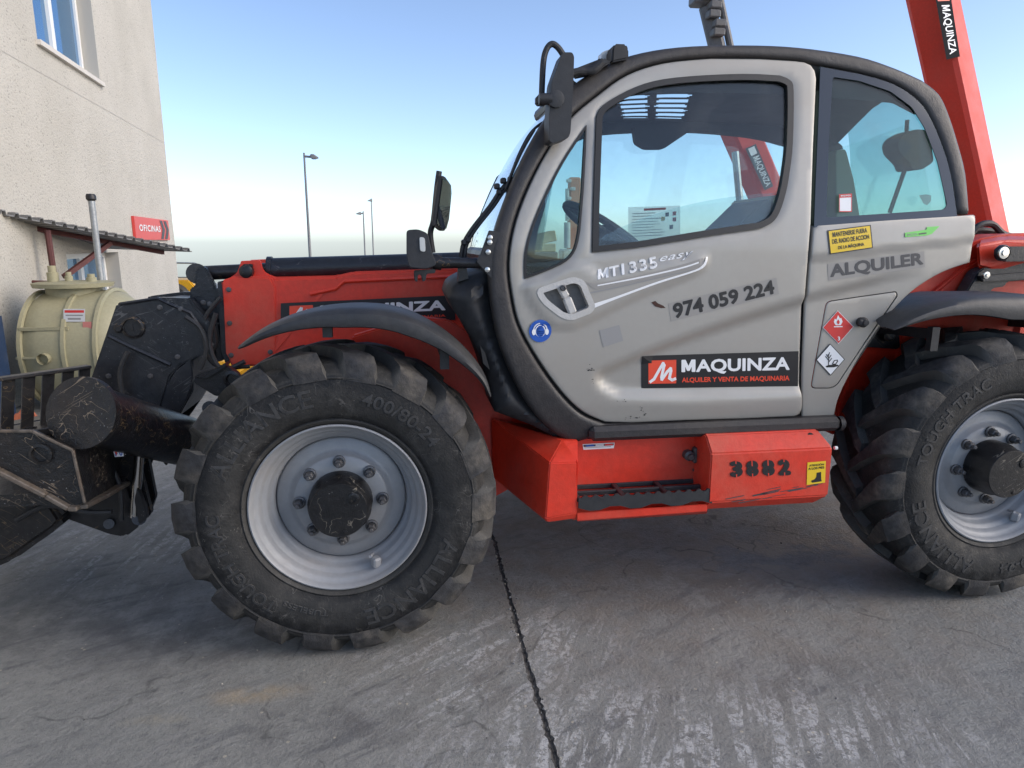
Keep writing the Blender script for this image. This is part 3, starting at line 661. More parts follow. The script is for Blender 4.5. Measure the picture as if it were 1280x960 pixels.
mb.prism(XZ(lk, HY + .03), HY + .0, HY + .03, 0, .004); mb.prism(XZ(lk, HY + .03), HY + .40, HY + .43, 0, .004)
mb.prism(XZ([(232, 452), (240, 450), (240, 490), (222, 522), (216, 518), (230, 486)], HY), HY + .02, HY + .41, 0, .004)
mb.build('head_link', M['boomblack'], TH)
mb = MB()
mb.prism(XZ(rounded([(243, 477), (246, 468), (284, 456), (299, 466), (304, 480), (272, 495)], 4), .78), .76, .80, 0, .004)
mb.prism(XZ([(246, 470), (258, 468), (284, 452), (286, 456), (262, 471)], .77), .73, .80, 0, .003)
p = P3(291, 473, .76); mb.lathe([(.04, 0), (.04, -.02), (.026, -.024), (.022, -.006), (0, -.006)], c=(p.x, .762, p.z), n=20)
mb.tube([P3(262, 510, .5), P3(262, 510, .9)], .03, 16); mb.box((-.22, 1.1, .80), (.3, .5, .18), 0, .02)
mb.build('front_frame_lug', M['steel'], TH)

# boom decal (logo square, name, line of small print)
D = Decal(PlaneY(BY - .010), [(351, 379), (569, 369), (569, 400), (351, 410)], .002)
D.grid(M['black']); D.grid(M['pred'], 1, .05, .13, .185, .87, 2, 2)
D.stroke([(.06, .74), (.095, .45), (.118, .24), (.105, .74), (.135, .45), (.152, .34), (.146, .70), (.176, .66)], .12, M['white'], 2, 7.0)
D.text('MAQUINZA', .225, .17, .945, .66, M['white'], bold=.035); D.text('ALQUILER Y VENTA DE MAQUINARIA', .225, .75, .945, .87, M['pred'], bold=.02)
D.build('boom_decal', TH)

# bolts and hoses on the front machinery
for q, yy in (((286, 362), BY - .012), ((287, 404), BY - .012), ((289, 444), BY - .012), ((338, 440), BY - .012), ((254, 378), BY + .03), ((262, 380), BY + .03), ((200, 384), HY), ((226, 386), HY), ((222, 446), HY), ((136, 470), HY), ((130, 500), HY), ((188, 470), HY)):
    p = P3(*q, yy); mb = MB(); mb.lathe([(.013, .002), (.013, -.003), (.0095, -.004), (.0095, -.011), (0, -.012)], c=(p.x, yy, p.z), n=8); mb.build('bolt', M['bolt'], TH)
for pts, yy, rr in ((((270, 392), (262, 420), (266, 446), (280, 462), (306, 452)), .96, .012), (((276, 372), (256, 398), (254, 432), (272, 458), (312, 458)), .99, .010), (((232, 396), (250, 410), (258, 436), (250, 462)), .95, .011), (((160, 440), (150, 470), (160, 520), (176, 560)), .93, .012), (((118, 590), (138, 585), (150, 610), (152, 650)), .55, .011), (((20, 650), (60, 632), (110, 640), (140, 640)), .48, .012)):
    mb = MB(); mb.tube(smooth([tuple(P3(a_, b2, yy)) for a_, b2 in pts], 5), rr, 8); mb.build('hydraulic_hose', M['plastic'], TH)
# --- stabiliser arm, foot and lower linkage in front of the wheel
SY = .25
a = P3(104, 516, SY); b_ = P3(262, 560, SY + .75)
ax = (b_ - a).normalized()
mb = MB(); mb.tube([a + ax * .01, b_, b_ + ax * .3], .116, 40); mb.build('stabiliser_arm', M['steel'], TH)
fn = (Vector((-.12, -1, .05)).normalized() * .5 - ax * .5).normalized(); zz = Vector((0, 0, 1)); u = zz.cross(fn).normalized(); w = fn.cross(u)
mb = MB(); ring = []; n = 48
for lay, off in ((0, .014), (1, -.014)):
    for k in range(n):
        an = 2 * math.pi * k / n; r_ = .137; ring.append(a + u * (r_ * math.cos(an)) + w * (r_ * math.sin(an)) + fn * off)
mb.add(ring, [tuple(range(n))[::-1], tuple(range(n, 2 * n))] + [(k, (k + 1) % n, n + (k + 1) % n, n + k) for k in range(n)]); mb.build('stabiliser_foot', M['rusty'], TH, 30)
mb = MB()
def plate(pts, y0, th=.02, mi=0, bev=.003): mb.prism(XZ(pts, y0), y0, y0 + th, mi, bev)
y = .18
plate([(-30, 532), (0, 538), (40, 538), (91, 562), (106, 628), (92, 634), (0, 584), (-30, 570)], y, .02)
lip = [P3(-40, 564, y), P3(0, 587, y), P3(60, 618, y), P3(88, 634, y), P3(100, 634, y), P3(128, 620, y + .2), P3(156, 604, y + .42)]
lp = MB()
for i in range(len(lip) - 1): lp.beam(lip[i], lip[i + 1], .05, .018, 0, .004)
rim_ = [P3(*q, y - .004) for q in ((-30, 533), (0, 539), (40, 539), (91, 563), (106, 629))]
for i in range(len(rim_) - 1): lp.beam(rim_[i], rim_[i + 1], .010, .010, 0, .002)  # thin pale strips that draw the edge highlight along the plate
lp.build('bracket_flange', M['worn_lit_edge'], TH)
mb.hull([P3(91, 562, y + .01), P3(106, 628, y + .01), P3(150, 545, y + .45), P3(153, 603, y + .45), P3(95, 568, y + .03), P3(108, 624, y + .03)])
mb.hull([P3(91, 628, y + .01), P3(106, 630, y + .01), P3(157, 606, y + .44), P3(140, 600, y + .5), P3(20, 590, y + .5)], 0, .003)
mb.box((P3(30, 560, .5).x, .55, .6), (.5, .55, .05)); 
mb.build('stabiliser_bracket', M['rusty'], TH)
mb = MB(); p = P3(52, 567, y); mb.lathe([(.040, 0), (.040, -.01), (.030, -.012), (.028, .004), (0, .004)], c=(p.x, y, p.z), n=20); mb.build('bracket_bush', M['rusty'], TH)
mb = MB(); y = .62
mb.prism(XZ([(60, 600), (130, 590), (168, 560), (186, 632), (189, 642), (166, 664), (152, 671), (136, 668), (86, 650), (60, 640)], y), y, y + .04, 0, .005)
mb.prism(XZ([(60, 600), (130, 590), (160, 560), (176, 640), (166, 668), (150, 671), (86, 650), (60, 640)], y), y + .18, y + .22, 0, .005)
mb.prism(XZ([(-60, 590), (70, 600), (95, 640), (84, 652), (66, 664), (30, 690), (-4, 704), (-60, 720)], y), y - .1, y + .45, 0, .03, 3)
mb.tube([P3(136, 655, y - .02), P3(136, 655, y + .25)], .022, 14); mb.tube([P3(174, 648, y - .035), P3(174, 648, y + .25)], .030, 14)
mb.prism(XZ(rounded([(146, 600), (156, 596), (176, 656), (160, 668), (150, 640)], 4), y - .01), y - .03, y, 0, .004)
mb.prism(XZ(rounded([(176, 606), (186, 632), (188, 644), (178, 652), (172, 620)], 4), y - .01), y - .05, y - .02, 0, .004)
mb.build('stabiliser_pivot', M['steel'], TH)
mb = MB(); mb.tube([P3(175, 556, .60), P3(168, 646, .60)], .020, 18); mb.build('stabiliser_rod', M['chrome'], TH)
D = Decal(PlaneY(.42), [(142, 563), (154, 561), (155, 570), (144, 571)], .003); D.grid(M['white'], nu=2, nv=2); D.text('F 0', .1, .2, .9, .9, M['blue'], bold=.03); D.poly([(.1, .2), (.4, .2), (.25, .8)], M['pred'], 2); D.build('small_label', TH)

# fork carriage with its barred load guard
GP = P3(112, 458, .78); GQ = P3(-60, 482, .44)
gd = (GQ - GP); gdir = gd.normalized()
def onrail(px):                                   # point of the rail seen at this column
    d = ray(px, 470); s_ = ((GP.x - CAM.x) * d.y - (GP.y - CAM.y) * d.x) / (gd.y * d.x - gd.x * d.y); return GP + gd * s_
mb = MB(); mb.beam(GP, GQ, .05, .014, 0, .003); mb.build('guard_rail', M['steel'], TH)
low = lambda px: onrail(px) + Vector((-.03, 0, -.24))
first = None
for i, px in enumerate((107, 86, 61, 36, 10, -18)):
    mb = MB(); p = onrail(px); q = low(px - 3); mb.beam(p - Vector((0, 0, .005)), q, .046, .012, 0, .002, up=gdir.cross(Vector((0, 0, 1)))); mb.build('guard_bar', M['steel'], TH)
mb = MB(); mb.beam(low(112) , low(-60), .16, .03, 0, .004)
for px in (0, 18, 30, 42, 52):
    q = low(px) + Vector((0, -.05, .016)); mb.lathe([(.008, 0), (.008, .004), (0, .005)], c=q, axis='Z', n=8)
c0 = low(30); mb.beam(low(112) + Vector((0, .3, -.2)), low(-60) + Vector((0, .3, -.2)), .1, .4, 0, .01)
mb.build('fork_carriage', M['steel'], TH)

# ------------------------------------------------------------------ cab
door_out = [(889, 73), (950, 73.5), (994, 76)] + [(1006, 77.5), (1014, 81), (1019, 88), (1021, 98)] + [(1017, 185), (1014, 280), (1007, 367), (1004, 455), (1003, 512), (1001, 518), (994, 521), (930, 524), (860, 526), (790, 529), (757, 528)]
door_left = smooth([(757, 528), (729, 515), (702, 489), (672, 447), (650, 406), (641, 369), (637, 330), (643, 286), (659, 240), (682, 194), (711, 151), (748, 119), (784, 94), (830, 79), (889, 73)], 4)
door_poly = door_out[:-1] + door_left[:-1]
win_outer = [(741, 315), (742, 260), (744, 200), (746, 146)] + smooth([(746, 146), (754, 132), (784, 114), (817, 102), (862, 96), (928, 93), (974, 95)], 3)[1:] + smooth([(974, 95), (987, 101), (991, 115), (990, 178), (986, 215), (981, 242), (973, 266), (964, 278), (950, 285)], 3)[1:] + [(895, 293), (797, 309)]
quarter = [(733, 157), (732, 186), (729, 240), (725, 287)] + smooth([(725, 287), (720, 310), (708, 326), (681, 339), (656, 348)], 3)[1:] + smooth([(656, 348), (656, 325), (660, 300), (671, 268), (690, 226), (709, 192), (733, 157)], 3)[1:-1]
handle_out = rounded([(671, 363), (716, 348), (728, 352), (741, 383), (737, 389), (714, 398), (702, 395), (679, 377)], 9)
rec_low = smooth([(1030, 362), (1007, 369), (955, 384), (897, 403), (838, 424), (792, 442), (745, 462)], 3) + smooth([(741, 470), (748, 487), (772, 500)], 3) + [(860, 502), (940, 499), (1030, 495)]
rec_grip = smooth([(652, 352), (662, 380), (685, 407), (708, 412), (735, 404), (800, 372), (850, 352), (880, 338), (886, 322), (872, 318)], 3) + smooth([(850, 322), (790, 332), (752, 342), (738, 332), (712, 330), (682, 346)], 3)
h1 = recess(rec_low, -.024, 14.); h2 = recess(rec_grip, .009, 5.)
swage = [(1030, 300), (1012, 303), (950, 311), (880, 322)]
def door_h(P):
    P = np.asarray(P, float); win = np.minimum(pdist(P, win_outer), pdist(P, quarter))
    return h1(P) + h2(P) - .006 * (1 - sstep(win / 7.)) - .005 * sstep((P[:, 1] - 505) / 20.)
door = skin('door', door_poly, [win_outer, quarter, handle_out], CAB, M['grey'], TH, .03, 6, door_h, edge=.007)
def inset(poly, d):
    P = np.array(poly, float); c = []
    ar = 0
    for i in range(len(P)): x0, y0 = P[i - 1]; x1, y1 = P[i]; ar += x0 * y1 - x1 * y0
    sg = 1 if ar > 0 else -1
    for i in range(len(P)):
        a = P[i] - P[i - 1]; b_ = P[(i + 1) % len(P)] - P[i]; na = np.array((-a[1], a[0])) / (np.linalg.norm(a) or 1); nb = np.array((-b_[1], b_[0])) / (np.linalg.norm(b_) or 1)
        m_ = na + nb; m_ /= (np.linalg.norm(m_) or 1); c.append(tuple(P[i] + sg * m_ * d / max(.5, m_ @ na)))
    return c
wi = inset(win_outer, 7)
def seal(name, outer, inner, surf, parent, out=.004, thick=.02, mat=None): return skin(name, outer, [inner], surf, mat or M['rubber_seal'], parent, thick, 6, (lambda P: np.full(len(P), out)))
seal('window_seal', inset(win_outer, -.5), wi, CAB, door)
skin('window_pane', inset(win_outer, 4), [], CabSide(.010), M['glass_clear'], door, .005, 16)
seal('quarter_seal', inset(quarter, -.5), inset(quarter, 2.2), CAB, door, .001)
skin('quarter_pane', inset(quarter, 1.5), [], CabSide(.008), M['glass'], door, .005, 16)
# sliding half pane with its curved edge
slid = smooth([(748, 300), (775, 285), (830, 264), (900, 248), (978, 240)], 4) + [(972, 268), (960, 280), (895, 288), (800, 303)]
skin('sliding_pane', slid, [], CabSide(.022), M['glass_clear'], door, .005, 12)
# grip cup with bar and lock
mbx = skin('door_handle', inset(handle_out, -2.5), [inset(handle_out, 5)], CAB, M['grey_lite'], door, .03, 4, lambda P: .012 + .0 * P[:, 0])
skin('handle_cup', inset(handle_out, 3), [], CabSide(.028), paint('cup_plastic', (.15, .148, .145), .55, (.1, .09, .08), .6, 0, var=.1), door, .01, 8, None)
mb = MB(); p = [CabSide(.0).hit(*q) for q in ((699, 356), (708, 372), (716, 392))]
mb.beam(p[0], p[1], .024, .03, 0, .006); mb.beam(p[1], p[2], .026, .034, 0, .006); mb.build('grip_bar', M['grey_lite'], door)
mb = MB(); q = CabSide(-.02).hit(704, 360); mb.lathe([(.012, .03), (.012, -.004), (.008, -.006), (.006, -.002), (0, -.002)], c=q, n=16); mb.build('lock', M['bolt'], door)

# rear body panel behind the door, with the fuel flap
panel = [(1018, 282), (1110, 275), (1217, 268.5), (1219, 270), (1218, 300), (1214, 326)] + smooth([(1214, 328), (1180, 340), (1150, 358), (1125, 381), (1100, 413), (1080, 444), (1063, 475), (1051, 502), (1046, 525)], 3) + [(1006, 527), (1006, 470), (1010, 370), (1016, 288)]
flap = rounded([(1036, 377), (1123, 364), (1125, 370), (1050, 483), (1042, 487), (1016, 487)], 7)
sw = smooth([(1004, 372), (1060, 358), (1110, 345), (1150, 338)], 4)
def panel_h(P):
    P = np.asarray(P, float); yl = np.interp(P[:, 0], [1016, 1120, 1218], [321, 308, 297]); a = sstep((P[:, 1] - yl) / 5.)
    ys_ = np.interp(P[:, 0], [q[0] for q in sw], [q[1] for q in sw]); b_ = sstep((P[:, 1] - ys_ + 2) / 9.) * np.clip((1160 - P[:, 0]) / 80, 0, 1)
    return -.008 * a - .016 * b_ + .004
rear_panel = skin('rear_panel', panel, [flap], CAB, M['grey'], TH, .03, 6, panel_h, edge=.006)
flap_o = skin('fuel_flap', inset(flap, 1.3), [], CAB, M['grey'], TH, .02, 6, lambda P: panel_h(P) + .001, edge=.004)
skin('flap_gap', inset(flap, -1), [], CabSide(.03), M['rubber_seal'], rear_panel, .004, 20)
mb = MB(); p = CAB.hit(1079, 403); mb.lathe([(.020, .03), (.020, .0), (.022, -.004), (.022, -.012), (.014, -.020), (.012, -.030), (0, -.031)], c=(p.x, p.y + .008, p.z), n=20); mb.box((p.x - .012, p.y - .006, p.z), (.03, .02, .026), 0, .006); mb.build('flap_lock', M['plastic'], flap_o)
# rear side window
rwin = [(1025, 83), (1074, 92)] + smooth([(1074, 92), (1117, 105), (1149, 127), (1167, 155), (1183, 197), (1191, 230), (1195, 258)], 4)[1:] + [(1197, 271), (1105, 278), (1017, 285), (1019, 230), (1022, 160)]
rw_in = rounded([(1041, 96), (1074, 101), (1113, 114), (1140, 134), (1156, 160), (1172, 202), (1184, 256), (1180, 262), (1105, 267), (1033, 272), (1036, 180)], 4)
rear_win = skin('rear_window', rwin, [], CabSide(.004), M['glass'], TH, .006, 16)
skin('window_band', inset(rwin, .6), [rw_in], CabSide(-.002), flat('printed_glass_border', (.03, .04, .055), .08), rear_win, .004, 7)
# cab frame: the dark arch round door and windows
out_front = smooth([(716, 556), (690, 540), (664, 512), (640, 470), (622, 420), (613, 370), (612, 330), (618, 292), (632, 250), (655, 196), (684, 145), (715, 107)], 4)
out_roof = smooth([(715, 107), (745, 87), (790, 68), (850, 57.5), (930, 55), (1000, 58), (1074, 69), (1121, 84), (1155, 99)], 4)
out_rear = smooth([(1155, 99), (1176, 116), (1188, 140), (1200, 177), (1210, 217), (1214.5, 268)], 4)
arch_out = out_front + out_roof[1:] + out_rear[1:]
arch_in = [(1197.5, 268)] + smooth([(1195, 247), (1184, 196), (1168, 154), (1150, 126), (1118, 104), (1075, 90.5), (1026, 81)], 4) + smooth([(1000, 75), (950, 71.5), (889, 71), (830, 77), (784, 92), (748, 117), (711, 149), (682, 192), (657, 240), (641, 286), (635, 330), (639, 370), (648, 407), (670, 449), (700, 491), (728, 518), (757, 530)], 4) + [(860, 528), (1004, 523), (1048, 520), (1048, 537), (860, 545), (735, 550)]
frame = skin('cab_frame', arch_out + arch_in, [], CabSide(-.004), M['frame'], TH, .06, 7, None, edge=.022)
def roof_z(x): return float(np.interp(x, [.80, .93, 1.0, 1.1, 1.2, 1.35, 1.5, 1.9, 2.3, 2.55], [1.98, 2.065, 2.10, 2.135, 2.152, 2.162, 2.166, 2.166, 2.15, 2.05]))
def to_px(p): r_ = Vector(p) - CAM; z = r_.dot(_fw); return (640 + F_PX * r_.dot(_rt) / z, 480 - F_PX * r_.dot(_up) / z)
def far_px(q, y=.93): p = CAB.hit(*q); return to_px((p.x, y, min(p.z - .04, roof_z(p.x) + .01) if p.z > 1.9 else p.z))
far_frame_hole = [(668, 318), (672, 290), (684, 250), (700, 205)] + smooth([(716, 180), (750, 168), (850, 164), (940, 171), (990, 183), (1030, 191), (1090, 175), (1132, 159)], 4) + smooth([(1140, 165), (1152, 205), (1160, 250), (1162, 285)], 3) + [(1050, 300), (900, 322), (760, 334)]
FARP = PlaneY(.93)
skin('far_cab_side', [far_px(q) for q in arch_out[::2] + [(1214, 320), (1040, 530), (760, 545)]], [far_frame_hole], FARP, M['interior'], TH, .05, 12)
skin('far_window', inset(far_frame_hole, -3), [], PlaneY(.945), M['glass_clear'], TH, .005, 20)
# black strip between door and rear panel, sill, B-pillar backing
skin('pillar_seal', [(1003, 84), (1026, 84), (1019, 281), (1012, 370), (1008, 521), (998, 521), (1000, 370), (1006, 280)], [], CabSide(.045), M['rubber_seal'], TH, .06, 12)
skin('door_seal', arch_in[:0] + [(x, y) for x, y in inset(door_poly, -4)], [inset(door_poly, 9)], CabSide(.040), M['rubber_seal'], TH, .03, 9)
mb = MB(); s0, s1 = CAB.hit(735, 541), CAB.hit(1046, 529)
mb.beam((s0.x, .165, s0.z), (s1.x, .165, s1.z + .004), .10, .062, 0, .018); mb.lathe([(.032, 0), (.032, .02), (.02, .03), (0, .03)], c=(s1.x, .15, s1.z), axis='X', n=16); mb.build('sill', M['frame'], TH)
# cab body: floor, inner lower wall, back wall
lo = CAB.hit(760, 530).z
mb = MB(); x0, x1 = CAB.hit(700, 480).x, CAB.hit(1045, 500).x
mb.box(((x0 + x1) / 2, CAB_MID + .05, lo + .02), (x1 - x0, .7, .05)); mb.box((x1 - .22, CAB_MID + .12, lo + .38), (.42, .6, .72), 0, .03); mb.build('cab_floor', M['interior'], TH)
# roof, windscreen and rear pane run across the cab along the arch
def across(path, n, crown, dz=0.0, inset_=.03, bulge=0.0):
    rows = []
    for q in path:
        p = CabSide(0).hit(*q); y0 = p.y + inset_; y1 = 2 * CAB_MID - p.y - inset_
        rows.append([Vector((p.x - bulge * (1 - (2 * k / n - 1) ** 2), y0 + (y1 - y0) * k / n, p.z + dz + crown * (1 - (2 * k / n - 1) ** 2))) for k in range(n + 1)])
    return rows
def sheet(name, rows, mat, parent, thick, skip=None, angle=40):
    bm = bmesh.new(); vs = [[bm.verts.new(p) for p in r] for r in rows]
    for i in range(len(rows) - 1):
        for k in range(len(rows[0]) - 1):
            if skip and skip(rows[i][k], rows[i + 1][k + 1]): continue
            bm.faces.new((vs[i][k], vs[i + 1][k], vs[i + 1][k + 1], vs[i][k + 1]))
    bmesh.ops.delete(bm, geom=[v for v in bm.verts if not v.link_faces], context='VERTS')
    bmesh.ops.recalc_face_normals(bm, faces=bm.faces[:]); bmesh.ops.solidify(bm, geom=bm.faces[:], thickness=thick)
    bmesh.ops.recalc_face_normals(bm, faces=bm.faces[:])
    mb = MB(); mb.addbm(bm); return mb.build(name, mat, parent, angle)
roof_path = [q for q in densify(out_roof, 7.2) if q[1] < 108]
k_ = roof_path.index(max(roof_path, key=lambda q: q[0])); roof_path = roof_path[:k_ + 1]
SKX = lambda y: .36 * (y - .18)                  # the slots of the guard run askew
def roof_row(xi): return [Vector((xi + SKX(y), y, roof_z(xi + SKX(y)))) for y in np.linspace(.275, .945, 65)]
xi_ = sorted(set([.78, .85, .95] + [round(1.06 + .01 * k, 3) for k in range(34)] + [1.42, 1.5, 1.6, 1.75, 1.9, 2.05, 2.15, 2.22]))
def slot(a, b_):
    y = (a.y + b_.y) / 2; x = (a.x + b_.x) / 2 - SKX(y)
    if not (1.075 < x < 1.385) or 1.205 < x < 1.235: return False
    e = .012 if (x < 1.085 or 1.195 < x < 1.245 or x > 1.375) else 0
    return any(abs(y - c) < .040 - e for c in (.35, .455, .56, .665, .77, .875))
roof = sheet('cab_roof', [roof_row(x) for x in xi_], M['interior'], TH, .004, slot)
for y_, nm in ((.278, 'roof_edge_trim'), (.942, 'roof_edge_trim')): sheet(nm, [[Vector((x, y_, roof_z(x) - .004)), Vector((x, y_, max(roof_z(x) + .004, CAB.hit(*q).z - .03)))] for q in roof_path for x in (CAB.hit(*q).x,) if y_ < .5 or x > 1.72], M['interior'], TH, .006)
sheet('roof_skin', across([q for q in roof_path if q[0] > 945], 10, .03, -.006), M['frame'], TH, .02)
sheet('roof_glass', across([q for q in roof_path if q[0] < 951], 6, .03, -.006, .05), M['glass_clear'], roof, .004)
sheet('windscreen', across(densify(out_front[10:], 14)[:-12], 10, 0, 0, .06, .004), M['glass_clear'], TH, .005)
sheet('rear_pane', across(out_rear, 8, 0, -.01, .03), M['glass'], TH, .005)
mb = MB()
rr = across([out_front[-1]], 2, 0)[0]; mb.tube([rr[0], rr[2]], .03, 10); mb.build('cross_member', M['frame'], TH); mb = MB()
lowf = across([(616, 320)], 2, 0)[0]; mb.tube([lowf[0], lowf[2]], .03, 10)
mb.build('cross_member', M['frame'], TH)
# interior: lining, visor, seat, wheel, dash, fan
FY = .93
mb = MB(); mb.prism(XZ(rounded([(785, 160), (851, 158), (853, 168), (822, 189), (800, 189), (788, 182)], 4), FY), FY - .08, FY - .04, 0, .008); mb.build('sun_visor', M['interior'], TH)
mb = MB(); mb.prism(XZ(rounded([(938, 250), (975, 243), (985, 246), (985, 310), (940, 330)], 5), .62), .42, .82, 0, .03, 3); mb.build('seat_side', M['seat'], TH); mb = MB(); mb.prism(XZ(rounded([(1012, 195), (1024, 193), (1034, 230), (1046, 300), (1014, 310)], 4), .62), .42, .82, 0, .03, 3)
mb.build('seat_back', M['seat'], TH)
mb = MB(); mb.prism(XZ(smooth([(895, 292), (920, 268), (938, 252), (944, 262), (944, 330)], 3) + [(895, 330)], .55), .40, .72, 0, .02); mb.build('seat_cushion', M['interior'], TH)
mb = MB(); c = P3(757, 290, .50); nrm = Vector((.55, 0, .83)).normalized(); e1 = Vector((0, 1, 0)); e2 = nrm.cross(e1)
mb.tube([c + (e1 * math.cos(R(a)) + e2 * math.sin(R(a))) * .21 for a in range(0, 361, 12)], .016, 10, cap=False)
mb.tube([c - nrm * .4, c], .03, 10)
for a in (90, 210, 330): mb.tube([c, c + (e1 * math.cos(R(a)) + e2 * math.sin(R(a))) * .19], .014, 8)
mb.build('steering_wheel', M['plastic'], TH)
mb = MB(); mb.prism(XZ([(640, 330), (690, 332), (745, 322), (775, 316), (790, 330), (790, 420), (690, 430)], .55), .25, .9, 0, .03); mb.prism(XZ([(744, 285), (758, 280), (775, 300), (786, 316), (744, 318)], .6), .55, .75, 0, .01); mb.build('dashboard', M['interior'], TH)
mb = MB(); mb.prism(XZ(rounded([(1110, 180), (1116, 172), (1132, 164), (1152, 166), (1156, 180), (1152, 186), (1155, 204), (1140, 214), (1128, 214), (1126, 206), (1112, 192)], 5), .85), .78, .90, 0, .02)
mb.tube([P3(1134, 150, .85), P3(1133, 168, .85)], .01, 6); mb.build('cab_fan', M['interior'], TH)
mb = MB(); mb.beam(P3(1131, 212, .84), P3(1112, 266, .84), .006, .022); mb.build('fan_strap', M['interior'], TH)
# papers and stickers seen through the far window
FS = PlaneY(.94)
D = Decal(FS, [(785, 259), (850, 257), (850, 303), (785, 306)], .004); pp, nt, b = new_mat('paper_sheet'); b.inputs['Base Color'].default_value = (.7, .74, .72, 1); b.inputs['Roughness'].default_value = .6
nt.links.new(N(nt, 'MixShader', {0: .45, 1: N(nt, 'BsdfTransparent').outputs[0], 2: b.outputs[0]}).outputs[0], nt.nodes['Material Output'].inputs[0])
D.grid(pp); D.poly([(.3, .05), (.72, .04), (.72, .10), (.3, .11)], M['pred'])
for i, L in enumerate((.5, .42, .62, .56, .6, .48, .64, .7, .66)): D.poly([(.07, .17 + .075 * i), (.07 + L * .9, .165 + .075 * i), (.07 + L * .9, .185 + .075 * i), (.07, .19 + .075 * i)], M['pgrey'])
for u, v_, mm in ((.74, .22, 'black'), (.88, .2, 'pred'), (.66, .33, 'yellow'), (.88, .36, 'pred'), (.82, .56, 'black')): D.poly([(u - .03, v_ - .04), (u + .04, v_ - .05), (u + .04, v_ + .06), (u - .03, v_ + .07)], M[mm])
D.build('window_notice', TH)
D = Decal(PlaneY(.90), [(1148, 243), (1163, 243), (1163, 257), (1147, 256)], .004); D.poly([(0, .1), (.6, 0), (1, .1), (1, .6), (.7, 1), (.4, .85)], M['ltgrey']); D.build('torn_sticker', TH)

# --- stickers and lettering on door and rear panel
def dec(quad, h=door_h, off=.0015): return Decal(CAB, quad, off, h)
D = dec([(804, 446), (1002, 440), (1001, 484), (804, 487)]); D.grid(M['black'], 0, nu=14, nv=4)
D.grid(M['pred'], 1, .045, .15, .222, .86, 2, 2)
D.stroke([(.056, .80), (.08, .72), (.112, .45), (.138, .24), (.145, .30), (.128, .66), (.130, .74), (.165, .50), (.186, .40), (.188, .48), (.178, .70), (.196, .76), (.216, .72)], .085, M['white'], 2, 4.8)
D.text('MAQUINZA', .255, .155, .945, .60, M['white'], bold=.03); D.text('ALQUILER Y VENTA DE MAQUINARIA', .258, .69, .945, .86, M['pred'], bold=.03)
D.build('company_sticker', door)
D = dec([(838, 379), (968, 348), (971, 368), (841, 401)], door_h, .0009); D.grid(M['film'], 0, -.02, -.02, 1.02, 1.02, 24, 6); D.text('974 059 224', .015, .05, .985, .93, M['black'], bold=.035); D.build('phone_number', door)
D = dec([(747, 336), (820, 320), (821, 335), (746, 350)]); D.text('MT', 0, .05, .36, .95, M['white'], bold=.03, space=1.15); D.text('1335', .40, .0, 1, .98, M['white'], bold=.03, space=1.15); D.text('1335', .40, .0, 1, .98, M['grey_lite'], 2, bold=.03, thin=True, space=1.15)
D.build('type_lettering', door)
D = dec([(824, 321), (867, 313), (867, 323), (824, 330)]); D.text('easy', 0, 0, 1, 1, M['pgrey'], bold=.02, shear=.4, space=1.1); D.text('easy', 0, 0, 1, 1, M['white'], 2, bold=.02, thin=True, shear=.4, space=1.1); D.build('type_lettering', door)
g1 = smooth([(728, 350), (742, 358), (770, 357), (820, 343), (880, 321)], 4)
def band(D, top, bot, m, layer=0):
    for i in range(len(top) - 1): D.mb.add([D.spt(*q, layer) for q in (top[i], top[i + 1], bot[i + 1], bot[i])], [(0, 1, 2, 3)], D.mi(m))
def spt(D, x, y, layer):
    p = np.array((x, y), float); w = D.surf.hit(x, y); return w + D.surf.n * (D.off + .0007 * layer + (float(D.h(p[None])[0]) if D.h else 0))
Decal.spt = spt
D = dec([(0, 0)] * 4)
band(D, smooth([(730, 351), (745, 354), (790, 346), (850, 331), (882, 321)], 5), smooth([(740, 360), (750, 361), (795, 352), (850, 339), (878, 332)], 5), M['film'])
band(D, smooth([(746, 356), (800, 345.5), (850, 334), (872, 327)], 5), smooth([(746, 357.5), (800, 347.5), (850, 336), (872, 329)], 5), M['white'], 1)
band(D, smooth([(742, 379), (770, 370), (820, 352), (862, 339), (876, 332), (882, 321)], 5), smooth([(741, 385), (772, 372.5), (822, 354), (863, 341), (879, 333.5), (884.5, 321)], 5), M['white'], 1)
band(D, smooth([(736, 365), (780, 356), (840, 342), (868, 336)], 5), smooth([(736, 367), (780, 357.6), (840, 343.5), (868, 337)], 5), M['pgrey'], 1)
D.build('swoosh_graphic', door)
D = dec([(661, 400), (689, 399), (689, 427), (661, 428)], door_h, .005); D.disc(.5, .5, .5, .5, M['blue'], 0); D.disc(.5, .50, .24, .27, M['white'], 1); D.disc(.5, .52, .19, .25, M['blue'], 2); 
D.stroke([(.5 + .30 * math.cos(R(a)), .47 - .31 * math.sin(R(a))) for a in range(0, 181, 15)], .05, M['white'], 3); D.disc(.5, .5, .17, .24, M['blue'], 2)
for s_ in (-1, 1): D.disc(.5 + s_ * .29, .54, .085, .14, M['white'], 4)
D.build('ear_protection_sign', door)
D = dec([(749, 413), (774, 406), (779, 426), (754, 434)]); D.grid(M['pgrey'], 0, nu=3); D.build('faded_sticker', door)
D = dec([(0, 0)] * 4)
def chip(pts): D.mb.add([D.spt(x, y, 0) for x, y in pts], [tuple(range(len(pts)))], D.mi(M['black'] if len(pts) < 7 else rust))
rust = flat('rust_mark', (.055, .022, .015), .8)
chip([(814, 378), (819, 376), (822, 379), (829, 382), (832, 385), (826, 385), (819, 383)])
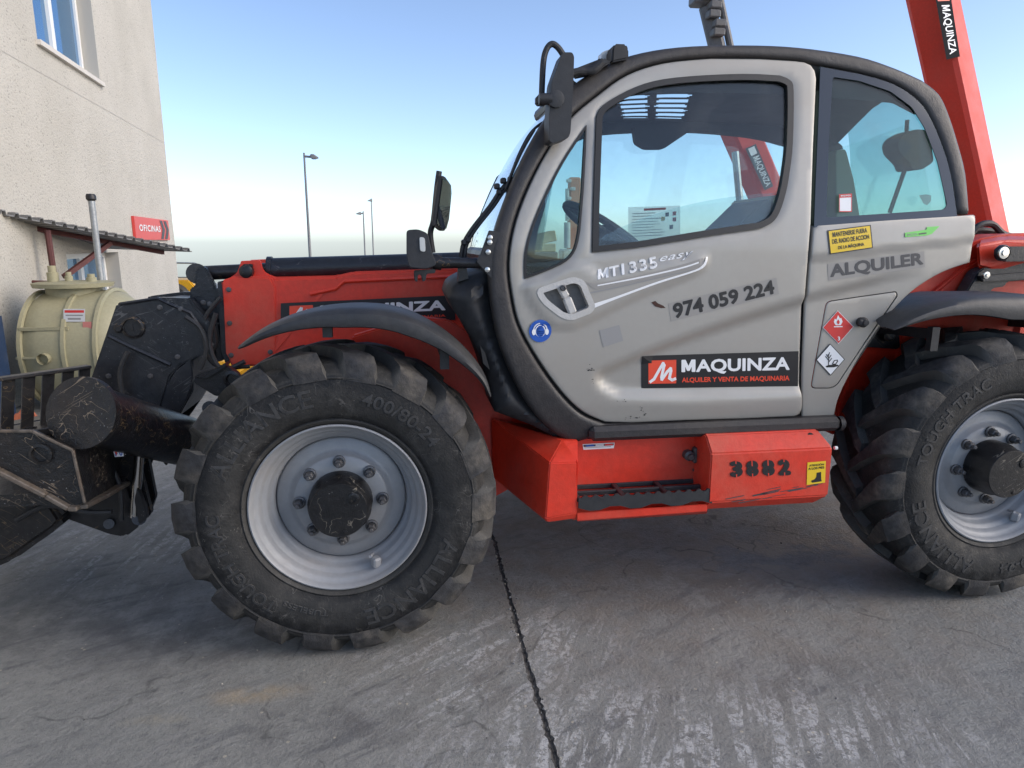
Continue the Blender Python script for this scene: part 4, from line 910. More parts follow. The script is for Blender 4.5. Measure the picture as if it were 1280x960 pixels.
for _ in range(46):
    t = random.random(); x, y = random.choice(((736 + 5 * t, 455 + 26 * t), (770 + 30 * t, 501 + 2 * t), (775 + 32 * t, 524 - 4 * t), (734 + 8 * t, 462), (800 + 8 * t, 508 + 14 * t))); r0 = random.uniform(.25, 1.1)
    x += random.gauss(0, 1.2); y += random.gauss(0, 1)
    chip([(x + r0 * random.uniform(.5, 1.6) * math.cos(k * 1.25), y + r0 * random.uniform(.4, 1) * math.sin(k * 1.25)) for k in range(5)])
D.build('paint_chips', door)
ph = panel_h
D = dec([(1033, 288), (1087, 281), (1090, 310), (1036, 318)], ph, .003); D.grid(M['black'], 0); D.grid(M['yellow'], 1, .025, .04, .975, .96)
for i, t in enumerate(('MANTENERSE FUERA', 'DEL RADIO DE ACCION', 'DE LA MÁQUINA')): D.text(t, (.10, .08, .20)[i], .11 + .28 * i, (.90, .93, .80)[i], .31 + .28 * i, M['black'], 2, bold=.025)
D.build('warning_sticker', rear_panel)
D = dec([(1035, 330), (1156, 314), (1157, 334), (1036, 351)], ph, .0012); D.grid(M['film'], 0, nu=24, nv=6); D.text('ALQUILER', .02, .04, .985, .95, M['dkgrey'], bold=.035); D.build('hire_lettering', rear_panel)
D = dec([(1129, 285), (1173, 281), (1173, 295), (1129, 297)], ph, .003); D.poly([(.02, .5), (.62, .35), (.64, .1), (1, .12), (.78, .78), (.63, .9), (.02, .95)], M['green'], 0); D.poly([(.40, .66), (.62, .60), (.63, .72), (.41, .78)], M['dkgrey'], 1)
D.text('ECO', .08, .62, .36, .82, M['pgrey'], 1, bold=.02); D.build('eco_sticker', rear_panel)
D = dec([(1030, 389), (1070, 388), (1070, 430), (1032, 431)], ph, .0045)
D.poly([(.5, 0), (1, .5), (.5, 1), (0, .5)], M['white'], 0); D.poly([(.5, .02), (.98, .5), (.5, .98), (.02, .5)], M['dred'], 1); D.text('3', .47, .78, .55, .90, M['white'], 2, bold=.03)
D.poly([(.5, .14), (.56, .24), (.60, .22), (.64, .34), (.58, .44), (.42, .44), (.36, .34), (.40, .24), (.44, .28)], M['white'], 2); D.poly([(.5, .26), (.55, .34), (.52, .41), (.48, .41), (.45, .34)], M['dred'], 3); D.poly([(.36, .47), (.64, .47), (.64, .50), (.36, .50)], M['white'], 2)
D.build('flammable_sign', flap_o)
D = dec([(1022, 430), (1059, 430), (1059, 470), (1023, 471)], ph, .0045)
D.poly([(.5, 0), (1, .5), (.5, 1), (0, .5)], M['black'], 0); D.poly([(.5, .035), (.965, .5), (.5, .965), (.035, .5)], M['white'], 1)
for st in ([(.42, .68), (.44, .50), (.42, .34)], [(.43, .52), (.33, .40)], [(.43, .48), (.52, .36)], [(.43, .44), (.36, .34)], [(.43, .58), (.54, .46)], [(.42, .40), (.47, .28)]): D.stroke(st, .028, M['black'], 2)
D.poly([(.32, .70), (.46, .66), (.74, .66), (.80, .70), (.60, .74), (.36, .74)], M['black'], 2); D.poly([(.54, .64), (.62, .52), (.74, .50), (.76, .56), (.68, .66), (.60, .68)], M['black'], 2); D.poly([(.58, .63), (.64, .54), (.72, .53), (.67, .62)], M['white'], 3)
D.build('environment_sign', flap_o)
D = Decal(CabSide(.0), [(1048, 243), (1064, 242), (1064, 265), (1048, 265)], .004); D.grid(M['white'], 0, nu=2); D.grid(M['dred'], 1, 0, 0, 1, .2, 2, 1); D.text('MAQUINZA', .12, .05, .9, .15, M['white'], 2, bold=.03)
for a in ((0, 0, .05, 1), (.95, 0, 1, 1), (0, .95, 1, 1)): D.grid(M['dred'], 1, *a, 1, 1)
D.build('window_sticker', rear_win)

# --- black cowl in front of the cab
cow = smooth([(560, 372), (566, 357), (584, 346), (606, 339)], 4) + smooth([(614, 345), (614, 385), (626, 430), (648, 480), (672, 515), (700, 538)], 4) + [(722, 552), (706, 553), (664, 531), (618, 514)] + smooth([(614, 490), (602, 452), (588, 420), (568, 390)], 4)
def cow_h(P): d = pdist(P, cow); return .06 * np.sqrt(sstep(d / 34.)) + .012 * sstep((12 - np.hypot(P[:, 0] - 595, P[:, 1] - 363)) / 4) - .012 * sstep((7 - np.hypot(P[:, 0] - 595, P[:, 1] - 363)) / 3) - .012 * np.exp(-((P[:, 1] - 425 + .25 * (P[:, 0] - 600)) / 6.) ** 2)
skin('front_cowl', cow, [], PlaneY(.20), M['plastic'], TH, .5, 5, cow_h, angle=50)
mb = MB(); mb.prism(XZ([(600, 432), (606, 440), (612, 462), (604, 454)], .14), .135, .16); mb.build('cowl_vent', M['rubber_seal'], TH)
# lamp bracket, work lamp, mirrors, washer lines
mb = MB(); mb.prism(XZ([(611, 288), (626, 290), (622, 310), (617, 352), (595, 327), (600, 318)], .135), .12, .14, 0, .002); mb.build('lamp_bracket', M['plastic'], TH)
for i, q in enumerate(((612.5, 297), (612, 303), (610, 315), (609, 337))):
    p = P3(*q, .12); mb = MB(); mb.lathe([(.010, .004), (.010, -.006), (.005, -.008), (0, -.008)], c=p, n=8); mb.build('bracket_bolt', M['zinc'], TH)
mb = MB(); mb.tube([P3(545, 328, .16), P3(600, 329, .16)], .020, 14); mb.tube([P3(541, 327, .16), P3(552, 328, .16)], .030, 14); mb.prism(XZ([(572, 334), (582, 330), (585, 348), (572, 352)], .2), .18, .21); mb.build('lamp_arm', M['steel'], TH)
mb = MB(); mb.prism(XZ(rounded([(508, 288), (522, 287), (534, 292), (540, 318), (545, 330), (532, 335), (511, 333), (508, 318)], 4), .16), .07, .24, 0, .022, 3)
mb.prism(XZ([(517, 338), (544, 336), (544, 341), (533, 342), (532, 350), (528, 352), (526, 343), (522, 343), (522, 352), (518, 351)], .16), .13, .17, 0, .003); wl = mb.build('work_lamp', M['plastic'], TH)
mb = MB(); p = P3(527, 305, .07); mb.prism(XZ(rounded([(524, 296), (531, 297), (532, 315), (525, 314)], 3), .07), .064, .075, 0, .003); mb.build('lamp_lens', M['lamp'], wl)
MY = .22
A_, B_, C_, D_ = [P3(*q, MY) for q in ((551, 220), (565.5, 227), (557, 288), (541, 282))]
dy = Vector((.02, .17, 0)); off = Vector((-.045, .0, .0))
mq = [P3(*q, MY) for q in ((552, 221), (557, 221), (564, 229), (565, 240), (561, 275), (557, 288), (551, 288), (543, 282))]
mn = Vector((.79, -.61, -.10)).normalized(); mu = Vector((.61, .79, 0)).normalized(); mc = sum((Vector(q) for q in mq), Vector()) / len(mq)
def mp(q, o=0., k=1.): return mc + mu * ((q.x - mc.x) / .62 * k) + Vector((0, 0, (q.z - mc.z) * k)) + mn * o
mb = MB(); mb.hull([mp(q) for q in mq] + [mp(q, -.012, 1.04) for q in mq] + [mp(q, -.035, .7) for q in mq], 0, .003); mb.hull([P3(*q, MY - .0) + Vector((0, dd, 0)) for q in ((545, 222), (550, 219), (545, 283), (540, 284)) for dd in (0, .04)], 0, .006)
mb.tube(smooth([tuple(P3(*q, MY + .02)) for q in ((549, 214), (546, 236), (542, 275), (538, 292), (541, 316))], 5), .011, 8); fm = mb.build('front_mirror', M['plastic'], TH)
mb = MB(); c = sum((Vector(q) for q in mq), Vector()) / len(mq); pts = [mp(q, .004, .93) for q in mq]; mb.add(pts, [tuple(range(len(pts)))]); mb.build('mirror_glass', M['mirror'], fm, 0)
mb = MB()
for k, dx in enumerate((0, 5)):
    mb.tube(smooth([tuple(P3(x + dx * .9, y_, .24)) for x, y_ in ((576, 322), (579, 305), (590, 286), (612, 258), (624, 240), (634, 228))], 5), .008, 7)
mb.tube(smooth([tuple(P3(*q, .26)) for q in ((630, 240), (640, 215), (650, 190), (662, 168), (674, 156), (686, 150))], 5), .006, 6)
mb.tube(smooth([tuple(P3(*q, .22)) for q in ((632, 236), (645, 205), (655, 184), (668, 162))], 5), .006, 6)
for q in ((629, 226), (634, 236), (624, 240), (621, 233), (580, 303), (585, 300), (638, 224)): mb.box(P3(*q, .24), (.022, .03, .022), 0, .005)
mb.build('wiper_arm', M['plastic'], TH)
mb = MB(); mb.prism(XZ(rounded([(700, 69), (712, 69), (714.5, 74), (713.5, 110), (710, 168), (707, 175), (688, 181), (684, 178), (683.5, 150), (687, 105)], 4), .10), .06, .15, 0, .02, 3)
pc = P3(691, 124, .06); mb.tube([pc + Vector((-.005, 0, 0)), pc + Vector((-.05, 0, .0))], .02, 12); mb.lathe([(.03, .0), (.03, -.012), (.02, -.014), (0, -.014)], c=pc + Vector((.01, 0, 0)), n=16)
mb.build('side_mirror', M['plastic'], TH)
mb = MB(); mb.tube(smooth([tuple(P3(*q, .12)) for q in ((706, 72), (698, 60), (690, 55), (683, 62), (679, 80), (677, 122))], 5), .011, 10); mb.box(P3(676, 126, .12), (.04, .04, .035), 0, .008)
mb.tube(smooth([tuple(P3(*q, .2)) for q in ((708, 96), (720, 90), (740, 88), (752, 78))], 4), [.014] * 8 + [.018] * 5, 10)
mb.hull([P3(*q, .24) + Vector((0, dd, 0)) for q in ((716, 88), (742, 84), (752, 74), (762, 80), (740, 92), (720, 96)) for dd in (-.03, .05)], 0, .006); mb.build('mirror_arm', M['plastic'], TH)
mb = MB(); mb.hull([P3(*q, .25) + Vector((0, dd, 0)) for q in ((762, 80), (763, 62), (766, 57), (780, 57.5), (783, 64), (783, 76)) for dd in (-.03, .06)], 0, .006); mb.build('roof_lamp_base', M['plastic'], TH)
mb = MB(); mb.hull([P3(*q, .30) + Vector((0, dd, 0)) for q in ((751, 78), (752, 66), (755, 64), (756, 68), (764, 61), (764, 74)) for dd in (0, .05)]); mb.build('roof_lamp', M['lamp'], TH)

# --- red steps under the cab
zb = .445
mb = MB()
mb.hull([P3(687, 579, .045), P3(682, 648, .045), P3(722, 578, .045), P3(721, 641, .045), P3(703, 550, .14), P3(722, 550, .14), P3(684, 653, .06), P3(721, 648, .06), P3(614, 523, .50), P3(616, 597, .50), P3(640, 532, .50), P3(722, 610, .5), P3(722, 540, .50)], 0, .004)
st = mb.build('front_step_box', M['red'], TH, 25)
mb = MB(); yb = .20
mb.prism(XZ([(716, 550), (884, 541), (884, 640), (716, 650)], yb), yb, yb + .3)
f0, f1 = P3(721, 642, .05), P3(886, 634, .05)
mb.hull([P3(721, 641, .05), P3(884, 630, .05), P3(884, 639, .05), P3(721, 651, .05), P3(721, 652, .25), P3(884, 642, .25), P3(721, 641, .06), P3(884, 630, .06)], 0, .003)
mb.build('step_back', M['red'], TH)
mb = MB()
def rb(x0_, x1_, prof): return [(x0_, x1_)]
L0, L1 = P3(889, 570, .035).x, P3(1041, 562, .035).x
zt, zc_, zl, zk = P3(893, 543, .10).z, P3(897, 567, .035).z, P3(894, 628, .035).z, P3(890, 637, .08).z
pts = [(.10, zt), (.035, zc_), (.035, zl), (.085, zk), (.5, zk), (.5, zt)]
vs = []
for x_, k in ((L0, 0), (L1, 1)):
    for j, (y_, z_) in enumerate(pts): vs.append(Vector((x_ + ((.0 if k == 0 else -.035) if j in (0, 3) else 0), y_, z_)))
mb.hull(vs, 0, .006, 2); rsb = mb.build('rear_step_box', M['red'], TH, 25)
mb = MB(); p = P3(1013, 545, .085); mb.lathe([(.014, .002), (.014, -.004), (0, -.004)], c=(p.x, .088, p.z), n=14); mb.build('box_hole', M['rubber_seal'], TH)
mb = MB(); p = P3(1043, 560, .06); mb.tube([p, p + Vector((.012, 0, 0))], .008, 8); mb.build('box_stud', M['white'], TH)
# black grip tread with six openings and a toothed front edge
tz = P3(722, 624, .06).z; x0, x1 = P3(723, 620, .06).x, P3(887, 612, .06).x
mb = MB(); y0, y1 = .05, .20; nx = 3; ny = 2
gx = np.linspace(x0, x1, nx + 1); bar = .016
for i in range(nx + 1): mb.box((gx[i], (y0 + y1) / 2, tz), (.022 if 0 < i < nx else .014, y1 - y0, .02), 0, .003)
for j in range(ny + 1): mb.box(((x0 + x1) / 2, y0 + (y1 - y0) * j / ny, tz - .001), (x1 - x0, .018, .02), 0, .003)
nt_ = 26; prof = []
for i in range(nt_ * 2 + 1):
    x = x0 - .004 + (x1 - x0 + .008) * i / (nt_ * 2); prof.append((x, tz + .012 + (.010 if (i // 2) % 2 else 0)))
bot = []
for i in range(13, -1, -1):
    x = x0 - .004 + (x1 - x0 + .008) * i / 13; bot.append((x, tz - .03 - (.014 if i % 4 in (1, 2) else 0)))
mb.prism(prof + bot, .038, .046); mb.build('step_tread', M['plastic'], TH)
mb = MB(); p = P3(868, 568, .19)
mb.box((p.x, .185, p.z), (.02, .03, .07), 0, .006); mb.lathe([(.022, .20), (.022, .17), (.012, .165), (.012, .15), (0, .15)], c=(p.x - .03, 0, p.z), n=14); mb.build('cover_latch', M['bolt'], TH); mb = MB(); p = P3(868, 588, .19); mb.lathe([(.006, .2), (.006, .19), (0, .19)], c=(p.x, 0, p.z), n=8); mb.build('cover_screw', M['bolt'], TH)
D = Decal(PlaneY(yb), [(728, 555), (768, 553), (767, 560), (729, 562)], .003); D.grid(M['white'], 0, nu=1, nv=1); D.grid(M['dkgrey'], 1, .02, .12, .98, .5, 1, 1); D.grid(M['blue'], 2, .10, .15, .36, .45, 1, 1); D.grid(M['dred'], 2, .70, .15, .95, .45, 1, 1); D.grid(M['ltgrey'], 2, .4, .15, .66, .45, 1, 1); D.grid(M['pgrey'], 1, .04, .62, .9, .72, 1, 1); D.build('serial_plate', TH)
RS = PlaneY(.035)
D = Decal(RS, [(910, 576), (990, 573), (991, 594), (911, 597)], .002); st_w = 1
for i, ch in enumerate('3882'):
    u0 = .02 + .25 * i; D.text(ch, u0, .02, u0 + .20, .98, M['black'], bold=.06)
for i in range(4):
    u0 = .02 + .25 * i; gapm = M['red']
    D.poly([(u0 + .088, -.02), (u0 + .106, -.02), (u0 + .106, .36 if i in (1, 2) else .18), (u0 + .088, .36 if i in (1, 2) else .18)], gapm, 2); D.poly([(u0 + .088, .80), (u0 + .106, .80), (u0 + .106, 1.02), (u0 + .088, 1.02)], gapm, 2)
D.build('stencil_number', rsb)
D = Decal(RS, [(1009, 578), (1032, 576), (1031, 603), (1008, 606)], .002); D.grid(M['yellow'], 0, nu=2); D.text('ATENCIÓN', .10, .08, .9, .19, M['black'], bold=.03); D.text('A LOS PIES', .06, .23, .92, .34, M['black'], bold=.03)
D.poly([(.52, .50), (.76, .48), (.78, .82), (.82, .92), (.30, .93), (.22, .84), (.42, .78), (.50, .70)], M['black'], 1); D.build('foot_warning_sticker', rsb)
D = Decal(RS, [(905, 612), (1034, 596), (1034, 618), (905, 634)], .0015)
for _ in range(26):
    u = random.uniform(.0, .95); L = min(random.uniform(.03, .25), .96 - u); v_ = .75 - .45 * u + random.gauss(0, .13); D.poly([(u, v_), (u + L, v_ - .35 * L + random.gauss(0, .02)), (u + L * .9, v_ - .35 * L + random.uniform(.02, .05)), (u + .02, v_ + random.uniform(.02, .05))], M['dkgrey'], 0)
D.build('scuff_marks', rsb)

# ------------------------------------------------------------------ office building on the left
m, nt, b = new_mat('pebbled_render'); v = coords(nt)
n1 = noise(nt, v, .7, 5, .6); sp = noise(nt, coords(nt, (1, 1, 1.5)), 32, 2, .5); sp2 = noise(nt, v, 60, 2)
c = mixc(nt, ramp(nt, n1, .3, .7), (.47, .443, .385), (.54, .51, .45)); c = mixc(nt, ramp(nt, sp, .61, .69, 0, .6), c, (.20, .185, .16)); c = mixc(nt, ramp(nt, sp2, .58, .7, 0, .4), c, (.24, .23, .21))
nt.links.new(c, b.inputs['Base Color']); b.inputs['Roughness'].default_value = .9
nt.links.new(N(nt, 'Bump', {'Strength': .8, 'Distance': .01, 'Height': math_(nt, 'SUBTRACT', 1., sp)}).outputs[0], b.inputs['Normal'])
M['render'] = m
M['wframe'] = flat('white_window_frame', (.78, .78, .77), .4); M['wglass'] = flat('window_glass', (.03, .07, .13), .03, 0., 1.)
m_, nt_2, b_2 = new_mat('window_blue_glass'); b_2.inputs['Base Color'].default_value = (.10, .24, .42, 1); b_2.inputs['Roughness'].default_value = .05; b_2.inputs['Metallic'].default_value = .6; M['wglass'] = m_
M['reveal'] = flat('window_reveal', (.42, .40, .36), .8); M['sill'] = flat('stone_sill', (.62, .58, .52), .6)
dd = ray(425, 303); dirB = Vector((dd.x, dd.y, 0)).normalized()
CB = P3(213, 250, 12.0); nB = Vector((dirB.y, -dirB.x, 0)).normalized()     # wall faces the yard
BW = PlaneN(CB, nB)
B = thing('office_building', 'pale pebble rendered office building with white framed windows', 'building', (CB.x, CB.y, 0))
def wall_uv(px, py): p = BW.hit(px, py); return ((p - CB).dot(dirB), p.z)   # along the wall (negative = towards the viewer), height
def wall_pt(u, z, d=0): return Vector((CB.x, CB.y, 0)) + dirB * u + nB * d + Vector((0, 0, z))
jz = wall_uv(205, 179)[1]
U0, ZT = -14.0, 7.6
w1 = [wall_uv(*q) for q in ((41, 0), (47, 52), (125, 102), (113, 0))]; w2 = [wall_uv(*q) for q in ((82, 314), (148, 318), (156, 372), (82, 372))]
u1a, u1b, z1a = w1[1][0], w1[2][0], (w1[1][1] + w1[2][1]) / 2; z1b = z1a + 1.45
u2a, u2b = w2[0][0], w2[1][0]; z2b = (w2[0][1] + w2[1][1]) / 2; z2a = z2b - 1.25
DEP = .34
def wallpanel(mb, u0, u1, z0, z1, holes):        # wall face cut round the openings, with their reveals
    us = sorted({u0, u1, *[h[0] for h in holes], *[h[1] for h in holes]}); zs = sorted({z0, z1, *[h[2] for h in holes], *[h[3] for h in holes]})
    for i in range(len(us) - 1):
        for j in range(len(zs) - 1):
            cu, cz = (us[i] + us[i + 1]) / 2, (zs[j] + zs[j + 1]) / 2
            if any(h[0] < cu < h[1] and h[2] < cz < h[3] for h in holes): continue
            mb.add([wall_pt(us[i], zs[j]), wall_pt(us[i + 1], zs[j]), wall_pt(us[i + 1], zs[j + 1]), wall_pt(us[i], zs[j + 1])], [(0, 1, 2, 3)])
    for a, b_, c_, d_ in holes:
        for (ua, za), (ub, zb_) in (((a, c_), (b_, c_)), ((b_, c_), (b_, d_)), ((b_, d_), (a, d_)), ((a, d_), (a, c_))):
            mb.add([wall_pt(ua, za), wall_pt(ub, zb_), wall_pt(ub, zb_, -DEP), wall_pt(ua, za, -DEP)], [(0, 1, 2, 3)], 1)
holes_hi = [(u1a, u1b, z1a, z1b), (u1a - 4, u1b - 4, z1a, z1b)]; holes_lo = [(u2a, u2b, z2a, z2b), (u2a - 4.5, u2b - 4.5, z2a, z2b)]
for z0, z1, hs in ((0, jz - .005, holes_lo), (jz + .005, ZT, holes_hi)):
    mb = MB(); wallpanel(mb, U0, 0, z0, z1, hs)
    mb.add([wall_pt(0, z0), wall_pt(0, z0, -9), wall_pt(0, z1, -9), wall_pt(0, z1)], [(0, 1, 2, 3)]); mb.build('wall_panel', [M['render'], M['reveal']], B, 0, fix=False)
mb = MB(); mb.add([wall_pt(U0, jz - .008, -.005), wall_pt(0, jz - .008, -.005), wall_pt(0, jz + .008, -.005), wall_pt(U0, jz + .008, -.005)], [(0, 1, 2, 3)]); mb.build('panel_joint', M['sill'], B, 0)
mb = MB(); mb.hull([wall_pt(u, z, d) for u in (U0, .02) for z in (ZT, ZT + .12) for d in (-9.02, .04)]); mb.build('roof', M['sill'], B)
def window(h, ns):
    a, b_, c_, d_ = h; mb = MB(); f = .07; D0 = -DEP + .16
    def bar(u0, u1, z0, z1, d0=D0, d1=D0 - .07): mb.hull([wall_pt(u, z, d) for u in (u0, u1) for z in (z0, z1) for d in (d0, d1)])
    bar(a + .002, b_ - .002, c_ + .002, c_ + f); bar(a + .002, b_ - .002, d_ - f, d_ - .002); bar(a + .002, a + f, c_ + f, d_ - f); bar(b_ - f, b_ - .002, c_ + f, d_ - f)
    for k in range(1, ns): u = a + (b_ - a) * k / ns; bar(u - .055, u + .055, c_ + f, d_ - f, D0 + .01)
    fo = mb.build('window', M['wframe'], B, 20)
    for k in range(ns):
        u0 = a + (b_ - a) * k / ns + .04; u1 = a + (b_ - a) * (k + 1) / ns - .04; mb = MB(); mb.hull([wall_pt(u, z, d) for u in (u0, u1) for z in (c_ + .04, d_ - .04) for d in (D0 - .03, D0 - .045)]); mb.build('pane', M['wglass'], fo, 0)
    mb = MB(); mb.hull([wall_pt(u, z, d) for u in (a - .05, b_ + .05) for z in (c_ - .05, c_ + .004) for d in (-DEP + .1, .05)]); mb.build('sill', M['sill'], fo, 20)
for h in holes_hi + holes_lo: window(h, 2)
# office sign
q = [wall_uv(*a) for a in ((163, 267), (208, 278), (209, 304), (166, 295))]
su0, su1 = (q[0][0] + q[3][0]) / 2, (q[1][0] + q[2][0]) / 2; sz1, sz0 = (q[0][1] + q[1][1]) / 2, (q[2][1] + q[3][1]) / 2
S = thing('office_sign', 'red wall sign with white word and grey arrows near the building corner', 'sign', wall_pt((su0 + su1) / 2, sz0))
M['signred'] = flat('sign_red', (.62, .06, .05), .4)
mb = MB(); mb.hull([wall_pt(u, z, d) for u in (su0, su1) for z in (sz0, sz1) for d in (.003, .045)], 0, .004); mb.build('sign_board', M['signred'], S, 20)
class WallSurf:
    n = nB
    def hit(s, u, v): return wall_pt(su0 + (su1 - su0) * u, sz1 + (sz0 - sz1) * v, .046)
D = Decal(WallSurf(), [(0, 0), (1, 0), (1, 1), (0, 1)], .003); D.text('OFICINAS', .10, .33, .70, .62, M['white'], bold=.02, space=1.12)
for u in (.70, .83): D.poly([(u, .06), (u + .08, .06), (u + .15, .5), (u + .08, .95), (u, .95), (u + .07, .5)], M['dkgrey'], 1)
D.build('sign_lettering', S)

# ------------------------------------------------------------------ shelter, tank and vent pipe
M['zincsheet'] = paint('grey_roof_sheet', (.20, .20, .20), .5, (.2, .17, .13), .4, 0, metal=.3); M['maroon'] = paint('maroon_steel', (.10, .028, .026), .6, (.15, .1, .08), .4, 0)
CN = thing('corrugated_shelter_roof', 'low corrugated sheet canopy on maroon steel props over the tank', 'canopy', (-4.2, 5.5, 0))
a = P3(-40, 258, 4.6); b_ = P3(240, 314, 7.4); ed = b_ - a; eu = ed.normalized(); bk = Vector((-ed.y, ed.x, 0)).normalized(); bk = (bk + Vector((0, 0, .03))).normalized(); upv = eu.cross(bk).normalized()
if upv.z < 0: upv = -upv
mb = MB(); nC = 22; per = 8; vs = []; L = ed.length
prof = [(0, 0), (.30, 0), (.38, 1), (.62, 1), (.70, 0)]
pts = []
for k in range(nC):
    for t, h in prof: pts.append(((k + t) / nC, h))
pts.append((1, 0))
for t, h in pts:
    for d in (0, 1.6): vs.append(a + ed * t + upv * (h * .035) + bk * d)
fs = [(2 * i, 2 * i + 2, 2 * i + 3, 2 * i + 1) for i in range(len(pts) - 1)]
n0 = len(vs); vs += [Vector(v_) - upv * .012 for v_ in vs]; fs += [tuple(j + n0 for j in f[::-1]) for f in fs] + [(2 * i, 2 * i + n0, 2 * i + 2 + n0, 2 * i + 2) for i in range(len(pts) - 1)]
mb.add(vs, fs); mb.build('roof_sheet', M['zincsheet'], CN, 20, fix=False)
mb = MB()
for d in (.40, 1.4): mb = MB(); mb.beam(a + bk * d - upv * .04, b_ + bk * d - upv * .04 - ed * .02, .05, .05); mb.build('purlin', M['maroon'], CN)
def cpt(px, d): 
    t = 0
    for k in range(0, 1001):
        t = k / 1000; p = a + ed * t + bk * d
        r_ = p - CAM; z = r_.dot(_fw)
        if 640 + F_PX * r_.dot(_rt) / z >= px: break
    return a + ed * t + bk * d - upv * .06
tp = cpt(59, .15); bt = P3(66, 358, 5.2); pr_ = MB(); pr_.tube([tp, Vector((tp.x + .02, tp.y, 0))], .032, 8); pr_.build('prop', M['maroon'], CN)
tp2 = cpt(138, .25); mb = MB(); mb.beam(tp2, P3(80, 346, tp2.y - .6), .05, .05); mb.build('brace', M['maroon'], CN)
mb = MB(); mb.tube([P3(-30, 350, 5.4), P3(60, 353, 5.4)], .018, 8); mb.build('side_rail', M['maroon'], CN)

M['grp'] = paint('beige_tank_plastic', (.32, .298, .19), .55, (.34, .29, .16), .5, 0, var=.05, dscale=1.5)
TY = 4.25
tc = P3(92, 440, TY); TR = .56; tz0 = TR + .02; tx0, tx1 = P3(6, 430, TY).x, P3(146, 430, TY).x
TK = thing('storage_tank', 'beige ribbed horizontal plastic tank standing under the corrugated canopy', 'tank', ((tx0 + tx1) / 2, TY + TR, 0))
tcz = P3(90, 373, TY + TR).z - TR
if tcz < TR: tcz = TR
cy_ = TY + TR
mb = MB(); mb.lathe([(0, tx0 - .06), (.2, tx0 - .045), (.38, tx0 + .0), (.48, tx0 + .06), (.54, tx0 + .14), (TR, tx0 + .26), (TR, tx1 - .26), (.54, tx1 - .14), (.48, tx1 - .06), (.38, tx1), (.2, tx1 + .045), (0, tx1 + .06)], c=(0, cy_, tcz), axis='X', n=48); mb.build('tank_body', M['grp'], TK, 50)
for px in (22, 78, 118):
    x = P3(px, 430, TY).x; mb = MB(); r_ = TR if px > 30 else .545; mb.lathe([(r_ - .01, x - .022), (r_ + .022, x - .016), (r_ + .022, x + .016), (r_ - .01, x + .022)], c=(0, cy_, tcz), axis='X', n=48); mb.build('tank_rib', M['grp'], TK)
mb = MB(); xm = P3(94, 370, cy_).x
mb.lathe([(.24, tcz + TR - .10), (.24, tcz + TR + .03), (.34, tcz + TR + .035), (.35, tcz + TR + .075), (.30, tcz + TR + .085), (0, tcz + TR + .10)], c=(xm, cy_, 0), axis='Z', n=36); mb.build('manhole_lid', M['grp'], TK)
for dx, h, rr in ((-.14, .16, .05), (.0, .10, .035), (.2, .08, .045)):
    mb = MB(); z0 = tcz + TR + .08; mb.lathe([(rr, z0), (rr, z0 + h * .6), (rr * .7, z0 + h * .62), (rr * .7, z0 + h), (0, z0 + h)], c=(xm + dx, cy_ - .08, 0), axis='Z', n=14); mb.build('filler_cap', M['grp'], TK)
mb = MB(); p = P3(50, 412, TY); mb.beam((P3(20, 412, TY).x, TY + .06, p.z), (P3(82, 411, TY).x, TY + .06, p.z), .04, .03); mb.beam((P3(20, 450, TY).x, TY + .02, p.z - .26), (P3(82, 450, TY).x, TY + .02, p.z - .26), .04, .02); q_ = P3(57, 448, TY); mb.lathe([(.05, -.06), (.05, .05), (0, .05)], c=(q_.x, TY, q_.z), n=12); mb.build('tank_strap', M['grp'], TK)
D = Decal(PlaneY(TY + .09), [(80, 386), (107, 386), (107, 402), (80, 402)], .01); D.grid(M['ltgrey'], 0); D.grid(M['dred'], 1, .05, .1, .95, .3, 1, 1); D.grid(M['pgrey'], 1, .1, .45, .9, .55, 1, 1); D.grid(M['pgrey'], 1, .2, .7, .8, .85, 1, 1); D.build('tank_label', TK)
D = Decal(PlaneY(TY + .07), [(104, 402), (115, 402), (115, 415), (104, 415)], .01); D.grid(flat('label_pink', (.55, .2, .17), .6), 0); D.build('tank_label', TK)
mb = MB(); 
for x in (tx0 + .4, tx1 - .4): mb = MB(); mb.prism([(x - .06, 0), (x + .06, 0), (x + .06, tcz - .3), (x - .06, tcz - .3)], cy_ - .45, cy_ + .45, 0, .01); mb.build('tank_cradle', M['grp'], TK)
VP = thing('vent_pipe', 'grey vertical vent pipe with black cap rising through the canopy', 'pipe', tuple(P3(120, 360, 5.0)))
p0 = P3(120, 362, 5.0); ptop = P3(114, 249, 5.0); p0 = Vector((ptop.x + .0, ptop.y, .0))
M['galv'] = paint('galvanised_pipe', (.33, .35, .36), .45, (.2, .2, .19), .4, 0, metal=.5)
mb = MB(); mb.tube([p0, ptop], .030, 14); mb.build('pipe', M['galv'], VP); mb = MB(); mb.lathe([(.028, -.02), (.046, .0), (.046, .03), (.036, .05), (0, .05)], c=ptop, axis='Z', n=14); mb.build('pipe_cap', M['black'], VP)
mb = MB(); p = P3(4, 425, 3.9); mb.box((P3(9, 425, 3.9).x - .37, 4.05, P3(5, 394, 3.9).z / 2), (.42, .3, P3(5, 394, 3.9).z), 0, .03, seg=2); bo = mb.build('blue_cabinet', paint('blue_cabinet_paint', (.014, .035, .085), .5, amount=.3), None)
tag(bo, 'blue metal cabinet at the left edge beside the beige tank', 'cabinet')

